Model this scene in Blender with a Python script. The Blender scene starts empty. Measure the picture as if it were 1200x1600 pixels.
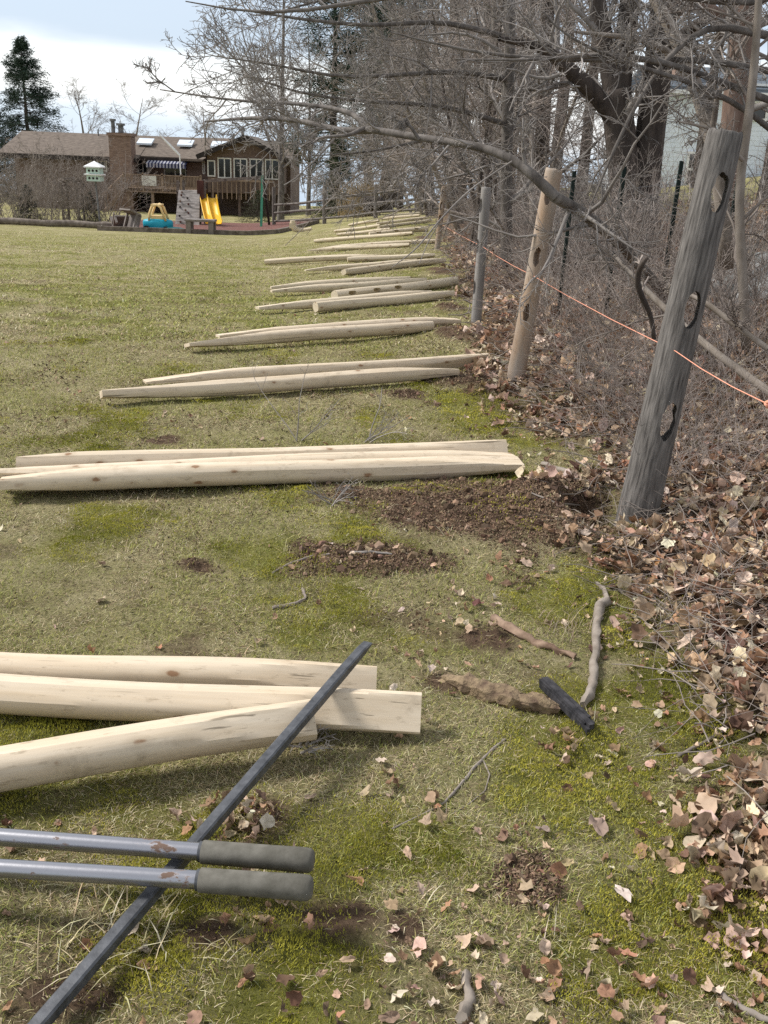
import bpy, math, random
import numpy as np
from mathutils import Vector, Matrix

# ------------------------------------------------------------------ camera, world, sun, exposure
SC = bpy.context.scene
COL = SC.collection
F, CX, CY = 1500.0, 600.0, 800.0            # focal length and centre in pixels of a 1200 x 1600 frame
PITCH, ROLL, CAMH = math.radians(20.14), math.radians(2.3), 1.5
cam_d = bpy.data.cameras.new('camera'); cam = bpy.data.objects.new('camera', cam_d); COL.objects.link(cam)
cam_d.sensor_fit = 'VERTICAL'; cam_d.sensor_height = 24.0; cam_d.lens = 24.0 * F / 1600.0
cam_d.clip_start = 0.05; cam_d.clip_end = 3000
CR = Matrix.Rotation(math.pi / 2 - PITCH, 3, 'X') @ Matrix.Rotation(ROLL, 3, 'Z')
cam.matrix_world = Matrix.Translation((0, 0, CAMH)) @ CR.to_4x4()
SC.camera = cam

SUN_EL, SUN_AZ = math.radians(46), math.radians(-78)      # azimuth measured from +Y towards +X
sdir = Vector((math.sin(SUN_AZ) * math.cos(SUN_EL), math.cos(SUN_AZ) * math.cos(SUN_EL), math.sin(SUN_EL)))
sun_d = bpy.data.lights.new('sun', 'SUN'); sun = bpy.data.objects.new('sun', sun_d); COL.objects.link(sun)
sun_d.energy = 2.9; sun_d.angle = math.radians(12.0); sun_d.color = (1.0, 0.965, 0.92)
sun.rotation_euler = (-sdir).to_track_quat('-Z', 'Y').to_euler(); sun.location = (-20, 10, 30)

world = bpy.data.worlds.new('World'); SC.world = world; world.use_nodes = True
wt = world.node_tree; wn = wt.nodes; wl = wt.links
for n in list(wn): wn.remove(n)
wout = wn.new('ShaderNodeOutputWorld'); bg = wn.new('ShaderNodeBackground'); bg.inputs[1].default_value = 0.14
sky = wn.new('ShaderNodeTexSky'); sky.sky_type = 'NISHITA'; sky.sun_disc = False
sky.sun_elevation = SUN_EL; sky.sun_rotation = SUN_AZ; sky.air_density = 1.2; sky.dust_density = 1.5
tc = wn.new('ShaderNodeTexCoord'); mp = wn.new('ShaderNodeMapping'); mp.inputs['Scale'].default_value = (1.5, 1.5, 7.0)
mp.inputs['Location'].default_value = (0.35, 0.1, 0.0)
ns = wn.new('ShaderNodeTexNoise'); ns.inputs['Scale'].default_value = 2.0; ns.inputs['Detail'].default_value = 7; ns.inputs['Roughness'].default_value = 0.5
ns.inputs['Distortion'].default_value = 0.4
sep = wn.new('ShaderNodeSeparateXYZ')
adz = wn.new('ShaderNodeMath'); adz.operation = 'MULTIPLY_ADD'; adz.inputs[1].default_value = 0.11      # elevation wobbled by the clouds
rampc = wn.new('ShaderNodeValToRGB'); rampc.color_ramp.interpolation = 'EASE'
E = rampc.color_ramp.elements                                                  # cloud deck: bluish near the horizon, white, then grey blue underside
E[0].position = 0.0; E[0].color = (.56, .68, .82, 1)
E[1].position = 1.0; E[1].color = (.56, .58, .62, 1)
for p, c in ((.075, (.62, .74, .88, 1)), (.10, (.97, .985, 1, 1)), (.135, (.95, .98, 1, 1)), (.17, (.51, .60, .73, 1)), (.22, (.54, .62, .74, 1)), (.30, (.78, .80, .84, 1))):
    e = E.new(p); e.color = c
scl = wn.new('ShaderNodeMix'); scl.data_type = 'RGBA'; scl.blend_type = 'MULTIPLY'; scl.inputs[0].default_value = 1.0
scl.inputs[7].default_value = (5.5, 5.5, 5.5, 1)
mixs = wn.new('ShaderNodeMix'); mixs.data_type = 'RGBA'; mixs.inputs[0].default_value = 0.86
wl.new(tc.outputs['Generated'], mp.inputs[0]); wl.new(mp.outputs[0], ns.inputs['Vector'])
wl.new(tc.outputs['Generated'], sep.inputs[0]); wl.new(ns.outputs[0], adz.inputs[0]); wl.new(sep.outputs['Z'], adz.inputs[2])
wl.new(adz.outputs[0], rampc.inputs[0]); wl.new(rampc.outputs[0], scl.inputs[6])
wl.new(sky.outputs[0], mixs.inputs[6]); wl.new(scl.outputs[2], mixs.inputs[7]); wl.new(mixs.outputs[2], bg.inputs[0]); wl.new(bg.outputs[0], wout.inputs[0])
SC.view_settings.view_transform = 'Standard'; SC.view_settings.look = 'None'; SC.view_settings.gamma = 1.0
SC.view_settings.exposure = 0.72
SC.cycles.use_denoising = False; SC.cycles.sample_clamp_indirect = 2.0; SC.cycles.sample_clamp_direct = 5.0; SC.cycles.caustics_reflective = False; SC.cycles.caustics_refractive = False; SC.cycles.max_bounces = 5; SC.cycles.transparent_max_bounces = 8

# ------------------------------------------------------------------ helpers
rng = np.random.default_rng(7); random.seed(7)
CRN = np.array(CR)
def ray(px, py):
    d = CRN @ np.array([(px - CX) / F, -(py - CY) / F, -1.0]); return d / np.linalg.norm(d)
def P3(px, py, y):
    d = ray(px, py); return np.array([0, 0, CAMH]) + d * (y / d[1])
def proj(p):
    q = CRN.T @ (np.asarray(p, float) - np.array([0, 0, CAMH])); return CX + F * q[0] / -q[2], CY - F * q[1] / -q[2]
def sst(a, b, x):
    t = np.clip((x - a) / (b - a), 0, 1); return t * t * (3 - 2 * t)
def vnoise(x, y, s, seed=0):                     # smooth value noise in 0..1
    x = np.asarray(x, float) / s + seed * 17.13; y = np.asarray(y, float) / s + seed * 7.71
    xi = np.floor(x); yi = np.floor(y); fx = x - xi; fy = y - yi; fx = fx * fx * (3 - 2 * fx); fy = fy * fy * (3 - 2 * fy)
    def h(a, b):
        v = np.sin(a * 127.1 + b * 311.7 + seed * 3.3) * 43758.5453; return v - np.floor(v)
    return (h(xi, yi) * (1 - fx) + h(xi + 1, yi) * fx) * (1 - fy) + (h(xi, yi + 1) * (1 - fx) + h(xi + 1, yi + 1) * fx) * fy
def fbm(x, y, s, seed=0, o=4):
    v = 0; a = .5
    for k in range(o): v = v + a * vnoise(x, y, s / 2 ** k, seed + k); a *= .5
    return v / (1 - .5 ** o)

# ---- the lie of the land, from a few sight lines
_L = [(0, 0), (8, 0), (20, -.45), (42, P3(100, 357, 42)[2]), (80, P3(230, 332, 80)[2]), (95, P3(230, 332, 80)[2] - .3), (150, -10), (2000, -90)]
_R = [(0, 0), (11, 0), (30, P3(640, 347, 30)[2]), (36, P3(640, 333, 36)[2]), (47, P3(587, 332, 47)[2]), (62, P3(587, 318, 62)[2]), (85, P3(560, 312, 85)[2]), (150, -6), (2000, -90)]
def _pl(tab, y):
    xs = [a for a, b in tab]; ys = [b for a, b in tab]
    return sum(np.interp(y * k, xs, ys) for k in (.88, .94, 1, 1.06, 1.12)) / 5
def zbase(x, y):
    u = x / np.maximum(y, 1.0); t = sst(-.16, .05, u)
    return _pl(_L, y) * (1 - t) + _pl(_R, y) * t
def G0(px, py, fn, h=0.0):
    d = ray(px, py); o = np.array([0, 0, CAMH]); t = .8
    tt = np.concatenate([np.arange(.8, 12, .02), np.arange(12, 140, .1)])
    p = o + tt[:, None] * d; f = p[:, 2] - fn(p[:, 0], p[:, 1]) - h
    k = np.argmax(f < 0)
    if f[k] >= 0: k = len(tt) - 1
    a, b = tt[max(k - 1, 0)], tt[k]
    fa, fb = f[max(k - 1, 0)], f[k]; s = fa / (fa - fb) if fa != fb else 0
    return o + d * (a + (b - a) * s)
_bp = [(1420, 1750), (1270, 1560), (1150, 1300), (1020, 1010), (955, 880), (870, 705), (800, 612), (748, 522), (708, 432), (692, 388), (672, 340)]
_b = np.array([G0(px, py, zbase)[:2] for px, py in _bp])
_b = np.vstack([[_b[0, 0], 0], _b, [_b[-1, 0] + 1.0, 60], [_b[-1, 0] + 3, 200]])
def xb(y): return np.interp(y, _b[:, 1], _b[:, 0])
H1 = G0(934, 806, zbase)                                                     # the open hole beside the near post
DIRT = []                                                                     # (cx, cy, rx, ry, angle, height)
for (px, py, w, h, hh) in ((770, 812, 185, 50, .07), (600, 885, 150, 36, .02), (870, 792, 80, 30, .07), (735, 603, 65, 20, .05), (640, 618, 50, 12, .01), (718, 527, 45, 14, .07), (700, 485, 25, 8, .05), (830, 1380, 45, 45, .0),
                       (690, 424, 20, 6, .04), (660, 373, 14, 4, .04), (520, 1435, 75, 34, .0), (330, 1465, 60, 30, .0), (425, 1270, 45, 30, .0), (640, 1450, 40, 30, .0), (300, 885, 40, 12, .0), (700, 1075, 60, 25, .0), (560, 775, 40, 10, .0), (120, 1560, 70, 30, .0), (250, 690, 45, 8, .0), (770, 1000, 50, 20, .0)):
    c = G0(px, py, zbase); rx = np.linalg.norm(G0(px + w, py, zbase)[:2] - c[:2]); ry = abs(G0(px, py - h, zbase)[1] - c[1])
    DIRT.append((c[0], c[1], rx, ry, hh))
def dirtf(x, y):
    m = 0 * x; hgt = 0 * x
    for cx, cy, rx, ry, hh in DIRT:
        q = ((x - cx) / rx) ** 2 + ((y - cy) / ry) ** 2
        w = np.exp(-q * 1.1); m = np.maximum(m, w * (1.25 if hh > .01 else 1)); hgt = hgt + hh * w
    n = fbm(x, y, .3, 31, 5)
    return np.clip((m + (n - .5) * 1.7 - .33) * 2.2, 0, 1), hgt
def litterf(x, y):
    d = x - xb(y) + (fbm(x, y, .45, 3) - .5) * 1.15
    q = ((x - H1[0]) / .24) ** 2 + ((y - H1[1]) / .26) ** 2
    return sst(-.14, .34, d) * (1 - np.exp(-q * q))
MOSS = []
for (px, py, w, h, s) in ((760, 655, 70, 30, 1.3), (900, 950, 120, 50, 1.0), (1070, 1120, 90, 60, 1.3), (830, 1210, 200, 70, .85), (1000, 1350, 160, 110, .9), (640, 1290, 140, 90, .7), (930, 1500, 160, 60, .8),
                       (520, 1520, 220, 90, .75), (720, 1480, 120, 60, .8), (330, 1500, 130, 60, .5), (720, 745, 110, 18, .8), (120, 470, 330, 26, .55), (330, 430, 80, 12, .5), (860, 1010, 90, 30, .8), (160, 830, 170, 40, .35)):
    c = G0(px, py, zbase); rx = np.linalg.norm(G0(px + w, py, zbase)[:2] - c[:2]); ry = abs(G0(px, py - h, zbase)[1] - c[1])
    MOSS.append((c[0], c[1], rx, ry, s))
def mossf(x, y):
    m = 0 * x
    for cx, cy, rx, ry, s in MOSS:
        q = ((x - cx) / rx) ** 2 + ((y - cy) / ry) ** 2; m = np.maximum(m, s * np.exp(-q * .8))
    n = fbm(x, y, .35, 11, 5)
    return np.clip((m * .75 + (n - .5) * 2.4 - .10) * 2.0, 0, 1)
def zg(x, y):
    x = np.asarray(x, float); y = np.asarray(y, float)
    z = zbase(x, y); dx = x - xb(y)
    z = z + np.minimum(.13 * np.maximum(dx, 0) ** 1.05, 2.3) * (1 - .0 * y)
    near = 1 - sst(9, 16, y)
    lit = litterf(x, y)
    z = z + near * ((fbm(x, y, .6, 21) - .5) * .035 + (fbm(x, y, .13, 23) - .5) * .018 + lit * (.008 + (fbm(x, y, .25, 25) - .5) * .04))
    dm, dh = dirtf(x, y)
    z = z + dh * (.7 + .6 * fbm(x, y, .15, 27)) + dm * near * (fbm(x, y, .07, 29) - .4) * .06
    q = ((x - H1[0]) / .14) ** 2 + ((y - H1[1]) / .17) ** 2
    z = z - .42 * np.exp(-q ** 1.5 * 1.2)
    return z
def G(px, py, h=0.0): return G0(px, py, zg, h)

# ---- mesh building
class MB:
    def __init__(s): s.v = []; s.f = []; s.n = 0; s.c = []; s.mi = []
    def add(s, v, faces, col=None, mi=0):
        v = np.asarray(v, float).reshape(-1, 3); s.v.append(v)
        for f in faces:
            f = np.asarray(f, np.int64)
            if f.size: s.f.append(f + s.n); s.mi.append(np.full(len(f), mi, np.int32))
        if col is not None:
            col = np.asarray(col, float); s.c.append(np.broadcast_to(col, (len(v), 3)) if col.ndim == 1 else col)
        s.n += len(v)
    def mesh(s, name, off=(0, 0, 0)):
        v = np.vstack(s.v) - np.asarray(off, float); me = bpy.data.meshes.new(name)
        me.vertices.add(len(v)); me.vertices.foreach_set('co', v.astype(np.float32).ravel())
        sizes = np.concatenate([np.full(len(f), f.shape[1]) for f in s.f]); idx = np.concatenate([f.ravel() for f in s.f])
        me.loops.add(len(idx)); me.loops.foreach_set('vertex_index', idx.astype(np.int32))
        me.polygons.add(len(sizes)); me.polygons.foreach_set('loop_start', np.concatenate([[0], np.cumsum(sizes)[:-1]]).astype(np.int32))
        me.polygons.foreach_set('material_index', np.concatenate(s.mi))
        me.update(calc_edges=True)
        if s.c:
            c = np.vstack(s.c); a = me.color_attributes.new('col', 'FLOAT_COLOR', 'POINT')
            a.data.foreach_set('color', np.hstack([c, np.ones((len(c), 1))]).astype(np.float32).ravel())
        return me
    # shapes
    def box(s, x0, x1, y0, y1, z0, z1, mi=0, R=None, c=None):
        v = np.array([(x, y, z) for x in (x0, x1) for y in (y0, y1) for z in (z0, z1)], float)
        if R is not None: v = v @ np.asarray(R).T
        if c is not None: v = v + np.asarray(c)
        s.add(v, [[(0, 1, 3, 2), (4, 6, 7, 5), (0, 4, 5, 1), (2, 3, 7, 6), (0, 2, 6, 4), (1, 5, 7, 3)]], mi=mi)
    def beam(s, a, b, w, h, mi=0):                    # box from a to b, width w, height h
        a = np.asarray(a, float); b = np.asarray(b, float); d = b - a; L = np.linalg.norm(d); d = d / L
        up = np.array([0, 0, 1.]) if abs(d[2]) < .95 else np.array([0, 1., 0]); sd = np.cross(d, up); sd /= np.linalg.norm(sd); up = np.cross(sd, d)
        s.box(0, L, -w / 2, w / 2, -h / 2, h / 2, mi, np.stack([d, sd, up], 1), a)
    def tubes(s, P, R, k=3, cap=False, col=None, mi=0):
        v, f = tubes(P, R, k)
        s.add(v, [f], col, mi)
        if cap:
            N, K = R.shape
            for i in range(N):
                for j in (0, K - 1):
                    o = (i * K + j) * k; q = list(range(o, o + k)); s.f.append(np.array([q[::-1] if not j else q]) + s.n - len(v)); s.mi.append(np.zeros(1, np.int32) + mi)
    def tube(s, pts, r, k=8, cap=True, mi=0):
        P = np.asarray(pts, float)[None]; R = np.broadcast_to(np.asarray(r, float), (P.shape[1],))[None]
        s.tubes(P, R, k, cap, mi=mi)
    def grid(s, X, Y, Z, mi=0):
        h, w = X.shape; v = np.stack([X, Y, Z], -1).reshape(-1, 3); i = np.arange(h * w).reshape(h, w)
        s.add(v, [np.stack([i[:-1, :-1], i[:-1, 1:], i[1:, 1:], i[1:, :-1]], -1).reshape(-1, 4)], mi=mi)
    def poly(s, pts, mi=0): s.add(pts, [[tuple(range(len(pts)))]], mi=mi)
    def prism(s, pts, d, mi=0):                       # closed outline swept by vector d
        p = np.asarray(pts, float); n = len(p); q = p + np.asarray(d, float); o = s.n
        s.add(np.vstack([p, q]), [[tuple(range(n))], [tuple(range(n, 2 * n))[::-1]], [(i, n + i, n + (i + 1) % n, (i + 1) % n) for i in range(n)]], mi=mi)
OFF = {}
def link(o, parent=None, loc=(0, 0, 0)):
    COL.objects.link(o)
    if parent is not None:
        o.parent = parent; o.location = np.asarray(loc, float) - OFF[parent.name]
    else: o.location = loc
    OFF[o.name] = np.asarray(loc, float)
    return o
def obj(name, mb, mats, parent=None, loc=None, smooth=None):
    """link an MB (in world coordinates) as one mesh object"""
    loc = np.asarray(loc if loc is not None else (OFF[parent.name] if parent is not None else (0, 0, 0)), float)
    me = mb.mesh(name, loc) if isinstance(mb, MB) else mb
    for m in (mats if isinstance(mats, (list, tuple)) else [mats]):
        me.materials.append(m)
    if smooth is None: smooth = 180 if name in ('branches', 'twigs', 'stems', 'thicket', 'dead_twigs') else None
    if smooth is None: me.polygons.foreach_set('use_smooth', np.zeros(len(me.polygons), bool))
    if smooth is not None:
        me.polygons.foreach_set('use_smooth', np.ones(len(me.polygons), bool))
        if smooth < 180: me.set_sharp_from_angle(angle=math.radians(smooth))
    return link(bpy.data.objects.new(name, me), parent, loc)
def tag(o, label=None, cat=None, group=None, kind=None):
    if label: o['label'] = label
    if cat: o['category'] = cat
    if group: o['group'] = group
    if kind: o['kind'] = kind
    return o
def thing(name, label, cat, loc=(0, 0, 0), group=None):
    o = bpy.data.objects.new(name, None); link(o, None, loc); o.empty_display_size = .1
    return tag(o, label, cat, group)
def dup(root, loc, rz=0.0, sc=1.0, label=None, group=None, kids=None):
    r = root.copy(); COL.objects.link(r); r.location = loc; r.rotation_euler = (0, 0, rz); r.scale = (sc, sc, sc) if np.isscalar(sc) else sc
    if label: r['label'] = label
    if group: r['group'] = group
    for ch in (kids or list(root.children)):
        c = ch.copy(); COL.objects.link(c); c.parent = r
    return r
def nrm(a): return a / np.maximum(np.linalg.norm(a, axis=-1, keepdims=True), 1e-9)
def tubes(P, R, k=3):
    """P (N,K,3) polylines with radii R (N,K) -> k-sided tubes"""
    N, K, _ = P.shape
    T = np.empty_like(P); T[:, 1:-1] = P[:, 2:] - P[:, :-2]; T[:, 0] = P[:, 1] - P[:, 0]; T[:, -1] = P[:, -1] - P[:, -2]; T = nrm(T)
    m = nrm(P[:, -1] - P[:, 0]); ref = np.where(np.abs(m[:, 2:3]) > .8, np.array([[1., 0.15, 0]]), np.array([[0., 0, 1.]]))
    U = nrm(np.cross(T, ref[:, None, :])); W = np.cross(T, U)
    a = np.arange(k) * 2 * math.pi / k
    V = P[:, :, None, :] + R[:, :, None, None] * (np.cos(a)[None, None, :, None] * U[:, :, None, :] + np.sin(a)[None, None, :, None] * W[:, :, None, :])
    idx = np.arange(N * K * k).reshape(N, K, k); nx = np.roll(idx, -1, 2)
    f = np.stack([idx[:, :-1], nx[:, :-1], nx[:, 1:], idx[:, 1:]], -1).reshape(-1, 4)
    return V.reshape(-1, 3), f
def walk(rg, p0, d0, L, K, wob, up=0.0, wob2=0.0):
    N = len(p0); P = np.empty((N, K, 3)); P[:, 0] = p0; d = nrm(d0); st = (L / (K - 1))[:, None]
    bend = rg.normal(size=(N, 3)) * wob2
    for i in range(1, K):
        d = nrm(d + rg.normal(size=(N, 3)) * wob + bend + np.array([0, 0, up])); P[:, i] = P[:, i - 1] + d * st
    return P
def grow(rg, P, R, n, t0, t1, ratio, ang, K=4, wob=.18, up=.05, rr=.55, rtip=.3, rmin=.002, wob2=.05, lmax=9, lmin=.02):
    N, Kp, _ = P.shape
    cnt = rg.poisson(n, N) if n > 3 else rg.integers(max(int(n) - 1, 0), int(n) + 2, N)
    ii = np.repeat(np.arange(N), cnt); M = len(ii); t = rg.uniform(t0, t1, M) * (Kp - 1); k = np.minimum(t.astype(int), Kp - 2); fr = (t - k)[:, None]
    p = P[ii, k] * (1 - fr) + P[ii, k + 1] * fr; r = R[ii, k] * (1 - fr[:, 0]) + R[ii, k + 1] * fr[:, 0]
    tg = nrm(P[ii, k + 1] - P[ii, k]); q = rg.normal(size=(M, 3)); q = nrm(q - (q * tg).sum(1, keepdims=True) * tg)
    a = np.radians(rg.normal(ang, ang * .25, M))[:, None]; d = tg * np.cos(a) + q * np.sin(a)
    PL = np.linalg.norm(np.diff(P, axis=1), axis=2).sum(1)[ii]
    L = np.clip(PL * ratio * rg.uniform(.55, 1.25, M) * (1.15 - .55 * t / (Kp - 1)), lmin, lmax)
    C = walk(rg, p, d, L, K, wob, up, wob2)
    r0 = np.maximum(r * rr * rg.uniform(.7, 1.1, M), rmin)
    return C, np.maximum(r0[:, None] * np.linspace(1, rtip, K)[None], rmin * .8)

# ---- materials
def newmat(name):
    m = bpy.data.materials.new(name); m.use_nodes = True; nt = m.node_tree
    b = nt.nodes['Principled BSDF']; b.inputs['Specular IOR Level'].default_value = .25
    return m, nt, b
def rgb(c): return (c[0], c[1], c[2], 1)
def mixc(nt, fac, a, b):
    n = nt.nodes.new('ShaderNodeMix'); n.data_type = 'RGBA'
    if isinstance(fac, (int, float)): n.inputs[0].default_value = fac
    else: nt.links.new(fac, n.inputs[0])
    for i, v in ((6, a), (7, b)):
        if isinstance(v, tuple): n.inputs[i].default_value = rgb(v)
        else: nt.links.new(v, n.inputs[i])
    return n.outputs[2]
def noise(nt, scale, detail=4, rough=.55, vec=None, stretch=None, coord='Object'):
    if vec is None:
        t = nt.nodes.new('ShaderNodeTexCoord'); vec = t.outputs[coord]
    if stretch:
        mpn = nt.nodes.new('ShaderNodeMapping'); mpn.inputs['Scale'].default_value = stretch; nt.links.new(vec, mpn.inputs[0]); vec = mpn.outputs[0]
    n = nt.nodes.new('ShaderNodeTexNoise'); n.inputs['Scale'].default_value = scale; n.inputs['Detail'].default_value = detail; n.inputs['Roughness'].default_value = rough
    nt.links.new(vec, n.inputs['Vector']); return n.outputs[0]
def mr(nt, v, a, b, c=0.0, d=1.0):
    n = nt.nodes.new('ShaderNodeMapRange'); n.clamp = True; nt.links.new(v, n.inputs[0])
    for i, q in enumerate((a, b, c, d)): n.inputs[1 + i].default_value = q
    return n.outputs[0]
def bump(nt, b, h, st, dist=.01):
    n = nt.nodes.new('ShaderNodeBump'); n.inputs['Strength'].default_value = st; n.inputs['Distance'].default_value = dist
    nt.links.new(h, n.inputs['Height']); nt.links.new(n.outputs[0], b.inputs['Normal'])
def mat(name, c1, c2, scale=8, stretch=None, rough=.75, lo=.35, hi=.65, bst=.3, bdist=.01, detail=5, metal=0.0, spec=None):
    m, nt, b = newmat(name); n = noise(nt, scale, detail, stretch=stretch)
    nt.links.new(mixc(nt, mr(nt, n, lo, hi), c1, c2), b.inputs['Base Color'])
    b.inputs['Roughness'].default_value = rough; b.inputs['Metallic'].default_value = metal
    if spec is not None: b.inputs['Specular IOR Level'].default_value = spec
    if bst: bump(nt, b, n, bst, bdist)
    return m
def colmat(name, rough=.8, trans=0.0, nscale=40, amt=.25):
    m, nt, b = newmat(name); a = nt.nodes.new('ShaderNodeAttribute'); a.attribute_name = 'col'
    n = noise(nt, nscale, 3); k = nt.nodes.new('ShaderNodeMix'); k.data_type = 'RGBA'; k.blend_type = 'MULTIPLY'; k.inputs[0].default_value = 1
    nt.links.new(a.outputs['Color'], k.inputs[6]); nt.links.new(mixc(nt, n, (1 - amt,) * 3, (1 + amt,) * 3), k.inputs[7])
    nt.links.new(k.outputs[2], b.inputs['Base Color']); b.inputs['Roughness'].default_value = rough; b.inputs['Specular IOR Level'].default_value = .15
    if trans:
        t = nt.nodes.new('ShaderNodeBsdfTranslucent'); nt.links.new(k.outputs[2], t.inputs[0]); ms = nt.nodes.new('ShaderNodeMixShader'); ms.inputs[0].default_value = trans
        nt.links.new(b.outputs[0], ms.inputs[1]); nt.links.new(t.outputs[0], ms.inputs[2]); nt.links.new(ms.outputs[0], nt.nodes['Material Output'].inputs[0])
    return m
def bark(name, c1, c2, sc=14, st=(1, 1, .25), bst=.8, bd=.02): return mat(name, c1, c2, sc, st, .9, .3, .7, bst, bd, 6)

def wood_mat(name, base, dark, knot, weather=None, wamt=.5):
    m, nt, b = newmat(name)
    t = nt.nodes.new('ShaderNodeTexCoord'); inf = nt.nodes.new('ShaderNodeObjectInfo')
    ad = nt.nodes.new('ShaderNodeVectorMath'); ad.operation = 'ADD'; cm = nt.nodes.new('ShaderNodeCombineXYZ')
    mu = nt.nodes.new('ShaderNodeMath'); mu.operation = 'MULTIPLY'; mu.inputs[1].default_value = 37
    nt.links.new(inf.outputs['Random'], mu.inputs[0]); nt.links.new(mu.outputs[0], cm.inputs[0])
    nt.links.new(t.outputs['Object'], ad.inputs[0]); nt.links.new(cm.outputs[0], ad.inputs[1]); v = ad.outputs[0]
    g = noise(nt, 30, 5, .6, v, (.05, 1, 1)); blot = noise(nt, 5, 4, .6, v, (.35, 1, 1))
    vo = nt.nodes.new('ShaderNodeTexVoronoi'); vo.inputs['Scale'].default_value = 1.0; mpn = nt.nodes.new('ShaderNodeMapping'); mpn.inputs['Scale'].default_value = (6.5, 14, 14)
    wv = nt.nodes.new('ShaderNodeTexNoise'); wv.inputs['Scale'].default_value = 40; nt.links.new(v, wv.inputs['Vector']); wa = nt.nodes.new('ShaderNodeVectorMath'); wa.operation = 'MULTIPLY_ADD'; wa.inputs[1].default_value = (.012,) * 3
    nt.links.new(wv.outputs['Color'], wa.inputs[0]); nt.links.new(v, wa.inputs[2]); nt.links.new(wa.outputs[0], mpn.inputs[0]); nt.links.new(mpn.outputs[0], vo.inputs['Vector'])
    gate = nt.nodes.new('ShaderNodeSeparateColor'); nt.links.new(vo.outputs['Color'], gate.inputs[0]); gt = mr(nt, gate.outputs[0], .42, .47, 0, 1)
    kk = nt.nodes.new('ShaderNodeMath'); kk.operation = 'MULTIPLY'; nt.links.new(mr(nt, vo.outputs['Distance'], .10, .16, 1, 0), kk.inputs[0]); nt.links.new(gt, kk.inputs[1]); k = kk.outputs[0]
    k2 = nt.nodes.new('ShaderNodeMath'); k2.operation = 'MULTIPLY'; nt.links.new(mr(nt, vo.outputs['Distance'], .15, .34, .45, 0), k2.inputs[0]); nt.links.new(gt, k2.inputs[1])
    fl = mr(nt, noise(nt, 55, 4, .7, v, (.25, 1, 1)), .58, .70, 0, .7)
    col = mixc(nt, mr(nt, g, .35, .75), base, dark)
    col = mixc(nt, mr(nt, blot, .5, .72, 0, .55), col, tuple(q * .8 for q in base) if weather is None else weather)
    if weather is not None: col = mixc(nt, mr(nt, blot, .35, .6, 0, wamt), col, weather)
    ck = mr(nt, noise(nt, 70, 3, .5, v, (.018, 1, 1)), .66, .70, 0, .8); col = mixc(nt, ck, col, tuple(q * .35 for q in dark)); dt = mr(nt, noise(nt, 9, 6, .7, v), .58, .70, 0, .45); col = mixc(nt, dt, col, (.30, .24, .165))
    col = mixc(nt, fl, col, tuple(q * .62 for q in dark)); col = mixc(nt, k2.outputs[0], col, tuple(q * .75 for q in dark)); col = mixc(nt, k, col, knot)
    nt.links.new(col, b.inputs['Base Color']); b.inputs['Roughness'].default_value = .72
    bump(nt, b, g, .25, .004); return m

M = {}
M['rail'] = wood_mat('fresh_peeled_wood', (.66, .56, .425), (.53, .42, .285), (.27, .16, .09))
M['rail_far'] = wood_mat('peeled_wood', (.64, .55, .41), (.50, .41, .285), (.28, .18, .11))
M['old_post'] = mat('weathered_grey_wood', (.046, .041, .037), (.215, .198, .18), 85, (1, 1, .10), .88, .3, .75, .9, .008, 9)
M['grey_post'] = mat('silvered_wood', (.15, .14, .13), (.30, .28, .26), 24, (1, 1, .07), .85, .3, .72, .6, .008, 6)
M['tan_post'] = mat('tan_post_wood', (.36, .25, .165), (.36, .32, .275), 9, (1, 1, .25), .8, .35, .7, .4, .006, 6)
M['bark_grey'] = bark('grey_bark', (.07, .06, .052), (.20, .178, .158))
M['bark_dark'] = bark('dark_bark', (.035, .028, .024), (.10, .08, .066), 10, (1, 1, .2), 1.0, .04)
M['bark_red'] = bark('reddish_bark', (.12, .075, .055), (.23, .165, .13), 12, (1, 1, .3))
M['bark_pale'] = bark('pale_bark', (.17, .14, .11), (.30, .26, .22), 18, (1, 1, .4), .4, .01)
M['twig'] = mat('grey_twigs', (.14, .124, .112), (.33, .30, .272), 3, None, .85, .3, .7, 0)
M['twig_pale'] = mat('pale_twigs', (.13, .105, .09), (.30, .26, .22), 2.5, None, .85, .3, .7, 0)
M['cane'] = mat('reddish_canes', (.155, .125, .108), (.40, .345, .305), 2.2, None, .8, .3, .7, 0)
M['needle'] = mat('dark_needles', (.014, .03, .018), (.04, .065, .04), 2, None, .8, .3, .7, 0)
M['needle_green'] = mat('green_needles', (.03, .05, .02), (.07, .095, .035), 2, None, .8, .3, .7, 0)
M['steel'] = None

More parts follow.
